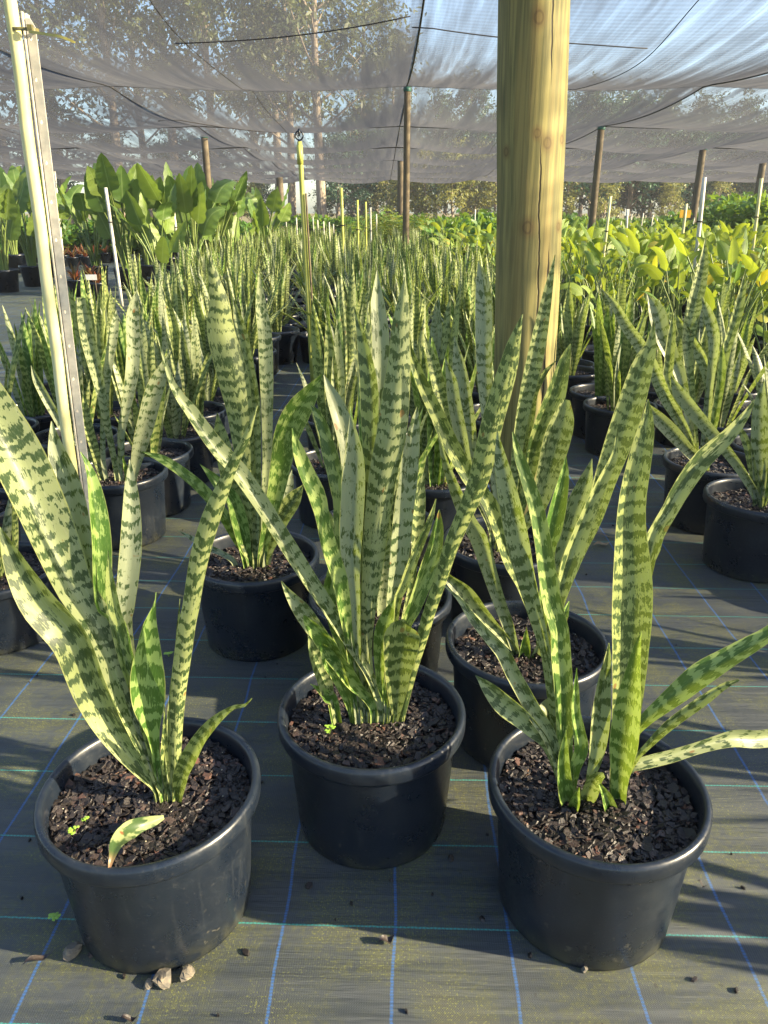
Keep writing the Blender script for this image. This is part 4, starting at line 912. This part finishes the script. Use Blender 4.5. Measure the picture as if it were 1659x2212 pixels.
for k, (X, Y) in enumerate(cs):
    sc = rc.uniform(.85, 1.15) 
    if k < 290:
        r = empty('broad_leaf_plant', (X, Y, 0), rc.uniform(0, 6.28)); r.scale = (1.05, 1.05, sc); tag(r, 'bushy yellow green broad leaf plant in a black pot in the sunny bed at right', 'potted plant', 'yellow green plants in the bed at right')
        link('pot', ME_CPOT, r); link('foliage', CM[k % 7], r)
    else:
        m = CF[k % 7]; o = len(REST.v); a = rc.uniform(0, 6.28); ca, sa = math.cos(a), math.sin(a)
        REST.v += [(X + x * ca - y * sa, Y + x * sa + y * ca, z * sc) for x, y, z in m.v]; REST.uv += m.uv; REST.rnd += m.rnd; REST.acr += m.acr
        REST.f += [tuple(i + o for i in f) for f in m.f]; REST.mi += m.mi
tag(REST.obj('broad_leaf_bed', [M_CANNA, M_STEM]), 'far part of the yellow green bed, a low mass of broad leaves', 'plants', None, 'stuff')

# ------------------------------------------------------------------ palms and shrubs in the middle distance
def palm_form(seed):
    rng = random.Random(seed); mb = MB()
    for k in range(20):
        az = 2.4 * k; L = rng.uniform(.7, 1.15); e = rng.uniform(.45, 1.35); p = Vector((0, 0, .35)); d = Vector((math.cos(az), math.sin(az), 0)); pts = []
        for i in range(12):
            t = i / 11; ee = e - 1.5 * t * t; pts.append(p.copy()); p = p + (d * math.cos(ee) + Vector((0, 0, 1)) * math.sin(ee)) * (L / 11)
        tube(mb, pts, [.009 - .0006 * i for i in range(12)], 4, False, 1, rng.random())
        for i in range(2, 12):
            t = (pts[i] - pts[i - 1]).normalized(); s = t.cross(Vector((0, 0, 1))).normalized()
            for sg in (-1, 1):
                dv = (s * sg + t * .7 + Vector((0, 0, rng.uniform(-.5, .1)))).normalized(); l = .30 * math.sin(math.pi * (i / 13) ** .7) + .04; f = pts[i]; n = dv.cross(t).normalized(); wv = dv.cross(n) * .014; rn = rng.random()
                a = mb.add(f, (0, 0), rn); b = mb.add(f + dv * l * .5 + wv, (0, .1), rn); c = mb.add(f + dv * l + Vector((0, 0, -l * .25)), (0, .2), rn); e2 = mb.add(f + dv * l * .5 - wv, (0, .1), rn); mb.face((a, b, c, e2))
    return mb.mesh('fronds', [M_FROND, M_STEM])
PM = [palm_form(5), palm_form(6)]
for k, (x, Yq, sc, lb) in enumerate(((800, 20.5, 1.0, 'feathery palm at the left of the palm clump'), (850, 19.5, 1.1, 'feathery palm in the middle of the palm clump'), (872, 21, 1.15, 'feathery palm behind the green capped pole'), (905, 19.5, 1.05, 'yellow feathery palm right of the green capped pole'), (925, 21, .95, 'feathery palm at the right of the palm clump'), (835, 21.8, 1.0, 'feathery palm at the back of the palm clump'))):
    r = empty('feather_palm', ((x - 829.5) / 1600 * (Yq * cp + .3), Yq, 0), k); r.scale = (sc, sc, sc); tag(r, lb, 'palm', 'feathery palms beyond the snake plants'); link('pot', ME_POTLOW, r); link('fronds', PM[k % 2], r)
def shrub_form(seed, n, rx, rz, leaf):
    rng = random.Random(seed); mb = MB()
    for c in range(n):
        a = rng.uniform(0, 6.28); r = rx * math.sqrt(rng.random()); cz = rz * rng.uniform(.25, 1); c0 = Vector((r * math.cos(a), r * math.sin(a), cz)) ; rn = rng.random() * .8
        for q in range(26):
            o = Vector((rng.gauss(0, 1), rng.gauss(0, 1), rng.gauss(0, .8))) * rx * .20; d = Vector((rng.uniform(-1, 1), rng.uniform(-1, 1), rng.uniform(-.4, 1))).normalized(); s = d.cross(Vector((rng.uniform(-1, 1), rng.uniform(-1, 1), rng.uniform(-1, 1)))).normalized()
            l = leaf * rng.uniform(.6, 1.3); f = c0 + o; r2 = rn + rng.uniform(0, .2)
            i = [mb.add(f, (0, 0), r2), mb.add(f + d * l * .5 + s * l * .22, (0, l), r2), mb.add(f + d * l, (0, l), r2), mb.add(f + d * l * .5 - s * l * .22, (0, l), r2)]; mb.face(tuple(i))
    return mb
SM = [shrub_form(k, 34, .42, .75, .17).mesh('foliage', M_SHRUB) for k in (1, 2, 3)]
rs = random.Random(9); kk = 0
for Yq, xs in ((16.0, range(985, 1100, 33)), (17.5, range(960, 1100, 30)), (19, range(950, 1110, 28)), (20.5, range(-40, 590, 44)), (25, range(-60, 600, 40)), (21, range(940, 1120, 26)), (24, range(780, 1660, 40)), (29, range(660, 1660, 38)), (36, range(640, 1660, 40))):
    for x in xs:
        if len(xs) == 23: x = x - 40
        r = empty('green_shrub', ((x + rs.uniform(-8, 8) - 829.5) / 1600 * (Yq * cp + .3), Yq + rs.uniform(-.6, .6), 0), rs.uniform(0, 6)); s = rs.uniform(1.0, 1.35); r.scale = (s, s, s * rs.uniform(.8, 1.05)); tag(r, 'leafy green shrub in a pot in the far beds before the trees', 'shrub', 'green shrubs in the far beds')
        link('pot', ME_POTLOW, r); link('foliage', SM[kk % 3], r); kk += 1
DM = shrub_form(11, 60, .8, 1.35, .2).mesh('foliage', M_SHRUB)
for k, (x, Yq, lb) in enumerate(((1625, 18, 'dark rounded bush at the right edge'), (1680, 17, 'dark rounded bush cut by the right edge'), (1590, 20.5, 'low dark bush left of the one at the right edge'))):
    r = empty('rounded_bush', ((x - 829.5) / 1600 * (Yq * cp + .3), Yq, 0), k); tag(r, lb, 'bush'); link('foliage', DM, r); mb = MB(); tube(mb, [Vector((0, 0, 0)), Vector((.02, 0, .6))], [.04, .02], 7); mb.obj('stem', M_TRUNK, r)

# ------------------------------------------------------------------ trees behind
def tree_form(seed, H, tr, crown0, rx, ncl, leaf, mat, spread=.5, nleaf=46):
    """trunk with limbs; leaf clumps at the ends of the limbs"""
    rng = random.Random(seed); tb = MB(); cb = MB(); n = 12; lean = rng.uniform(-.04, .04); pts = []
    for i in range(n + 1):
        t = i / n; pts.append(Vector((lean * H * t + .25 * math.sin(t * 5 + seed) * t, .2 * math.sin(t * 4 + seed * 2) * t, H * .92 * t)))
    tube(tb, pts, [tr * (1.15 - .95 * (i / n)) for i in range(n + 1)], 9)
    ends = []
    nl = max(6, ncl // 3)
    for k in range(nl):
        t = crown0 + (1 - crown0) * (k + rng.random()) / nl; i = min(n - 1, int(t * n)); f = pts[i].lerp(pts[i + 1], t * n - i); az = 2.4 * k + rng.uniform(-.5, .5)
        L = rx * rng.uniform(.5, 1.1) * (1.15 - .6 * max(0, (t - crown0) / (1 - crown0))); up = rng.uniform(.25, 1.0)
        d = Vector((math.cos(az), math.sin(az), up)).normalized(); p = f.copy(); q = [p.copy()]
        for j in range(4): d = (d + Vector((rng.uniform(-.3, .3), rng.uniform(-.3, .3), rng.uniform(-.1, .25)))).normalized(); p = p + d * L / 4; q.append(p.copy())
        tube(tb, q, [tr * .38 * (1 - t * .6) * (1 - .22 * j) for j in range(5)], 5)
        ends += [q[4], q[3], q[2].lerp(q[3], .5)]
    for k in range(ncl):
        c = ends[k % len(ends)] + Vector((rng.gauss(0, .35), rng.gauss(0, .35), rng.gauss(0, .3))) * (rx * .22); cr = rx * rng.uniform(.13, .27) * spread * 2; rn = rng.random() * .75
        for q in range(nleaf):
            o = Vector((rng.gauss(0, 1), rng.gauss(0, 1), rng.gauss(0, .65))) * cr * .55
            d = Vector((rng.uniform(-1, 1), rng.uniform(-1, 1), rng.uniform(-1.2, .5))).normalized(); s = d.cross(Vector((rng.uniform(-1, 1), rng.uniform(-1, 1), rng.uniform(-1, 1)))).normalized(); l = leaf * rng.uniform(.6, 1.4); f = c + o; r2 = rn + rng.uniform(0, .25)
            cb.face(tuple((cb.add(f, (0, 0), r2), cb.add(f + d * l * .5 + s * l * .2, (0, l), r2), cb.add(f + d * l, (0, l), r2), cb.add(f + d * l * .5 - s * l * .2, (0, l), r2))))
    return tb.mesh('trunk', M_TRUNK), cb.mesh('crown', mat)
GUM = [tree_form(40 + k, H, .30, c0, 5.0, 95, .42, M_GUM) for k, (H, c0) in enumerate(((20, .30), (23, .27), (17, .22)))]
DEN = [tree_form(50 + k, H, .20, .12, 3.4, 90, .34, M_DARKT) for k, H in enumerate((8.5, 10.5, 7))]
LIT = [tree_form(55 + k, H, .14, .10, 2.8, 60, .30, M_LIGHTT) for k, H in enumerate((6, 7.5))]
def tree(forms, k, x, Y, sc, rz, label, group=None, name='gum_tree'):
    X = (x - 829.5) / 1600 * (Y * cp + .5); r = empty(name, (X, Y, -.03), rz); r.scale = (sc, sc, sc); tag(r, label, 'tree', group)
    link('trunk', forms[k][0], r); link('crown', forms[k][1], r)
GL = 'tall gum tree seen through the shade cloth'
for k, (x, Y, f, sc, lb) in enumerate(((697, 58, 1, 1.10, 'thick trunked gum tree right of the sprinkler pipe'), (607, 66, 0, 1.15, 'tall gum tree behind the distant pole'), (632, 62, 1, 1.0, 'gum tree with a forking trunk just left of the sprinkler pipe'), (788, 72, 2, 1.15, 'thin gum tree between the sprinkler and the palms'),
        (480, 60, 1, 1.05, GL + ' left of the sprinkler'), (390, 64, 0, 1.25, GL + ' above the paddle leaves'), (270, 60, 1, 1.1, GL + ' right of the yellowed pipe'), (150, 66, 2, 1.35, GL + ' near the top of the galvanised stake'), (40, 62, 0, 1.1, GL + ' at the left picture edge'),
        (560, 76, 2, 1.4, GL + ' in the second line, middle left'), (845, 74, 0, .80, 'gum tree right of the thick trunked one, behind the far pole'), (330, 78, 1, 1.2, GL + ' in the second line, far left'))):
    tree(GUM, f, x, Y, sc, k * 1.7, lb)
DL = ('dense dark tree in the belt under the cloth edge, left of the thick post', 'dense dark tree in the belt under the cloth edge, right of the thick post')
for k, (x, Y, f, sc) in enumerate(((730, 60, 0, .75), (760, 64, 2, 1.0), (815, 66, 0, .85), (860, 70, 1, .8), (900, 62, 2, .9), (960, 72, 1, .85), (1010, 70, 0, 1.0), (1050, 66, 1, .8), (1100, 72, 1, .8), (1230, 60, 0, .95), (1270, 56, 1, .85), (1310, 64, 1, .85), (1350, 58, 2, 1.1), (1385, 62, 0, .9), (1425, 66, 1, .75), (1470, 60, 2, .95), (1515, 68, 1, .7), (1560, 60, 0, .72), (1600, 64, 2, .95), (1650, 58, 2, .9), (1700, 60, 0, .9), (1160, 66, 0, .9), (560, 74, 2, .6), (470, 72, 0, .8), (380, 70, 2, 1.0), (250, 68, 0, .9), (120, 66, 2, 1.0), (0, 64, 0, 1.0), (-60, 60, 2, 1.0), (1250, 78, 1, 1.1), (1330, 80, 1, 1.15), (1400, 78, 1, 1.1), (1490, 80, 1, 1.1), (1580, 78, 1, 1.05), (1670, 78, 1, 1.1), (1190, 76, 1, 1.05), (1000, 82, 1, 1.25), (940, 80, 1, 1.1), (780, 78, 1, 1.0), (1290, 62, 2, 1.1), (1450, 58, 2, .95), (1540, 66, 2, 1.1), (1620, 70, 0, 1.0))):
    tree(DEN, f, x, Y, sc, k * 1.1, DL[x > 1130], 'dense trees in the belt behind the nursery', 'dense_tree')
for k, (x, Y, f, sc) in enumerate(((875, 55, 0, .75), (920, 56, 1, .75), (975, 54, 0, .8), (1020, 57, 1, .7), (1065, 55, 0, .8), (840, 60, 1, .6), (1215, 54, 1, .6), (1300, 53, 0, .55), (545, 62, 0, .5), (520, 60, 1, .6), (700, 66, 0, .45), (1440, 55, 0, .5), (1540, 56, 1, .5))):
    tree(LIT, f, x, Y, sc, k * 1.9, 'small sunlit yellowish tree before the dense belt', 'sunlit small trees before the belt', 'small_tree')

# ------------------------------------------------------------------ the air
if HAZE > 0:
    mb = MB(); box(mb, (-75, -4, -1.03), (75, 100, 45)); n = NT('haze'); v = n.n('ShaderNodeVolumePrincipled'); v.inputs['Color'].default_value = (.95, .96, 1, 1); v.inputs['Density'].default_value = HAZE
    v.inputs['Anisotropy'].default_value = .3; n.l(v.outputs[0], n.out.inputs['Volume']); tag(mb.obj('haze', n.m, None, False), kind='stuff')

# ------------------------------------------------------------------ small things on the mat and in the pots
root = empty('cut_leaf', (0, 0, 0)); tag(root, 'cut yellowing leaf with a red tip on the bark of the front left pot', 'leaf')
p = conv(['B', (640, 1662, 8), (660, 1585, 34), (690, 1500, 76), (750, 1430, 100), (830, 1392, 76), (900, 1372, 54), (965, 1345, 20)])
zz = (.268, .281, .276, .260, .250, .246, .244); C0 = []
for (x, y, wd), z in zip(p, zz):
    q = on_z(x, y, z); C0.append((q.x, q.y, q.z, wd * px_size(q)))
S = spline(C0, 26); P = [Vector(s[:3]) for s in S]; sides = []
for k in range(26):
    t = (P[min(k + 1, 25)] - P[max(k - 1, 0)]).normalized(); sides.append(t.cross((P[k] - cam.location).normalized()).normalized())
root.location = P[0]; mb = MB(); strap(mb, [q - P[0] for q in P], [max(.001, s[3] * .55) for s in S], sides, .35, .8, 3.3, 7, .5)
n = NT('yellowing_leaf'); uv = n.sep(n.uv()); f1 = n.noise(n.comb(n.math('MULTIPLY', uv[0], 60), n.math('MULTIPLY', uv[1], 24)), 1, 3); f2 = n.noise(n.comb(n.math('MULTIPLY', uv[0], 40), n.math('MULTIPLY', uv[1], 30), 4.0), 1, 2)
c = n.mix(n.step(f1, .44, .52), (.26, .30, .13), (.05, .09, .03)); c = n.mix(n.step(f2, .66, .74), c, (.20, .07, .03))
c = n.mix(n.step(n.math('SUBTRACT', uv[1], 3.3 * 3.17 * .7), .035, .0), c, (.28, .15, .08))
mb.obj('leaf_blade', n.done(n.leafy(c, n.mix(.5, c, (.5, .5, .1)), .25)), root)
def rock(x, y, s, seed, label, sq=.75):
    q = on_z(x, y, 0); rng = random.Random(seed); mb = MB(); dirs = []
    for i in range(7):
        th = math.pi * i / 6; m = 1 if i in (0, 6) else 9
        for k in range(m):
            a = 6.283 * k / m + i * .35; dirs.append((Vector((math.sin(th) * math.cos(a), math.sin(th) * math.sin(a), math.cos(th))), i))
    pl = [(Vector((rng.gauss(0, 1), rng.gauss(0, 1), rng.gauss(0, .8))).normalized(), rng.uniform(.62, .95)) for _ in range(11)]
    rows = {}
    for d, i in dirs:
        r = 1.15
        for nn_, h in pl:
            c_ = d.dot(nn_)
            if c_ > .05: r = min(r, h / c_)
        v = d * r * s; rows.setdefault(i, []).append(mb.add((v.x, v.y * .85, v.z * sq + s * sq * .72)))
    for i in range(6):
        a, b = rows[i], rows[i + 1]
        for k in range(9):
            if i == 0: mb.face((a[0], b[k], b[(k + 1) % 9]))
            elif i == 5: mb.face((a[k], b[0], a[(k + 1) % 9]))
            else: mb.face((a[k], b[k], b[(k + 1) % 9], a[(k + 1) % 9]))
    o = mb.obj('rock', M_ROCK, None, False); o.location = q; o.rotation_euler = (0, 0, seed); tag(o, label, 'rock')
rock(160, 2060, .0175, 1, 'grey rock left of the foot of the front left pot')
rock(186, 2036, .012, 2, 'small dark rock touching the left foot of the front left pot')
rock(353, 2125, .0195, 5, 'tan faceted rock in front of the front left pot')
rock(407, 2110, .0155, 4, 'grey rock right of the tan one in front of the left pot')
rock(322, 2130, .010, 7, 'smallest grey rock, left of the tan one')
rock(1262, 2092, .010, 8, 'small pale rock at the foot of the front right pot')
def seedling(x, y, z, s, label, seed):
    q = on_z(x, y, z); rng = random.Random(seed); mb = MB(); root = empty('weed_seedling', q); tag(root, label, 'seedling')
    mb = MB(); tops = []
    for k in range(4):
        a = rng.uniform(0, 6.28); tp = Vector((s * .9 * math.cos(a), s * .9 * math.sin(a), s * rng.uniform(.9, 1.8))); tops.append(tp); tube(mb, [Vector((0, 0, -.004)), tp * .5 + Vector((0, 0, s * .2)), tp], s * .06, 4)
    mb.obj('stem', M_CLOVER, root); mb = MB()
    for tp in tops:
        for j in range(3):
            a = 2.1 * j + rng.uniform(0, 1); c = tp + Vector((math.cos(a), math.sin(a), .1)) * s * .42; i0 = mb.add(c + Vector((0, 0, .001)))
            rr = [mb.add(c + Vector((math.cos(b) * s * .44, math.sin(b) * s * .44, rng.uniform(-.1, .1) * s))) for b in [6.283 * q_ / 8 for q_ in range(8)]]
            for q_ in range(8): mb.face((i0, rr[q_], rr[(q_ + 1) % 8]))
    mb.obj('leaflets', M_CLOVER, root)
seedling(160, 1800, .236, .006, 'bright clover seedling at the left of the front left pot', 1)
seedling(184, 1772, .236, .0045, 'tiny dull seedling beside the clover in the front left pot', 2)
seedling(712, 1582, .238, .0075, 'bright clover seedling in the middle front pot', 3)
seedling(116, 1990, .0, .008, 'weed seedling on the mat left of the front left pot', 4)
seedling(365, 1418, .0, .009, 'weed seedling at the foot of the pot behind the front left one', 5)
for (x, y, L, W, a, lb) in ((1300, 1178, .075, .022, .3, 'pale dry leaf lying on the open mat right of the front right plant'), (85, 2075, .05, .012, .5, 'curled brown dead leaf left of the rocks'), (1310, 1160, .10, .008, -.2, 'thin dark dead strip behind the pale dry leaf'), (835, 2035, .03, .014, .4, 'dark dead leaf scrap on the mat between the front pots'), (1515, 1915, .02, .008, -.6, 'dark scrap on the mat right of the front right pot'), (280, 2205, .03, .009, .1, 'reddish bark piece at the bottom picture edge')):
    q = on_z(x, y, .004); mb = MB(); d = Vector((math.cos(a), math.sin(a), 0)); s = Vector((-d.y, d.x, 0))
    strap(mb, [d * L * (k / 8 - .5) + Vector((0, 0, .006 + .006 * math.sin(k * .9))) for k in range(9)], [W * .5 * math.sin(math.pi * min(.98, max(.04, k / 8))) for k in range(9)], [s] * 9, .4, .5, x, 5, .6)
    o = mb.obj('dead_leaf', M_BROWN if 'pale' in lb else M_BARK); o.location = q; tag(o, lb, 'dead leaf')
rng = random.Random(31); mb = MB()
for k in range(180):
    Y = .72 + 4.6 * rng.random() ** 1.6; X = rng.uniform(-.62 * Y - .1, .62 * Y + .1); L = rng.choice((.0015, .002, .003, .004, .007)) * rng.uniform(.8, 1.4); W = L * rng.uniform(.4, .9)
    M = Matrix.Translation((X, Y, .0035)) @ Matrix.Rotation(rng.uniform(0, 6.28), 4, 'Z') @ Matrix.Rotation(rng.gauss(0, .3), 4, 'X'); rd = rng.betavariate(1.2, 3.5); kq = rng.randint(4, 6)
    top = [mb.add(M @ Vector((L * math.cos(6.28 * j / kq) * rng.uniform(.7, 1.1), W * math.sin(6.28 * j / kq) * rng.uniform(.7, 1.1), .002)), rnd=rd) for j in range(kq)]
    bot = [mb.add(M @ Vector((L * 1.1 * math.cos(6.28 * j / kq), W * 1.1 * math.sin(6.28 * j / kq), -.003)), rnd=rd) for j in range(kq)]
    mb.face(tuple(top)); [mb.face((bot[j], bot[(j + 1) % kq], top[(j + 1) % kq], top[j])) for j in range(kq)]
tag(mb.obj('bark_litter', M_BARK, None, False), 'scattered dark bark crumbs on the weed mat', 'bark', None, 'stuff')
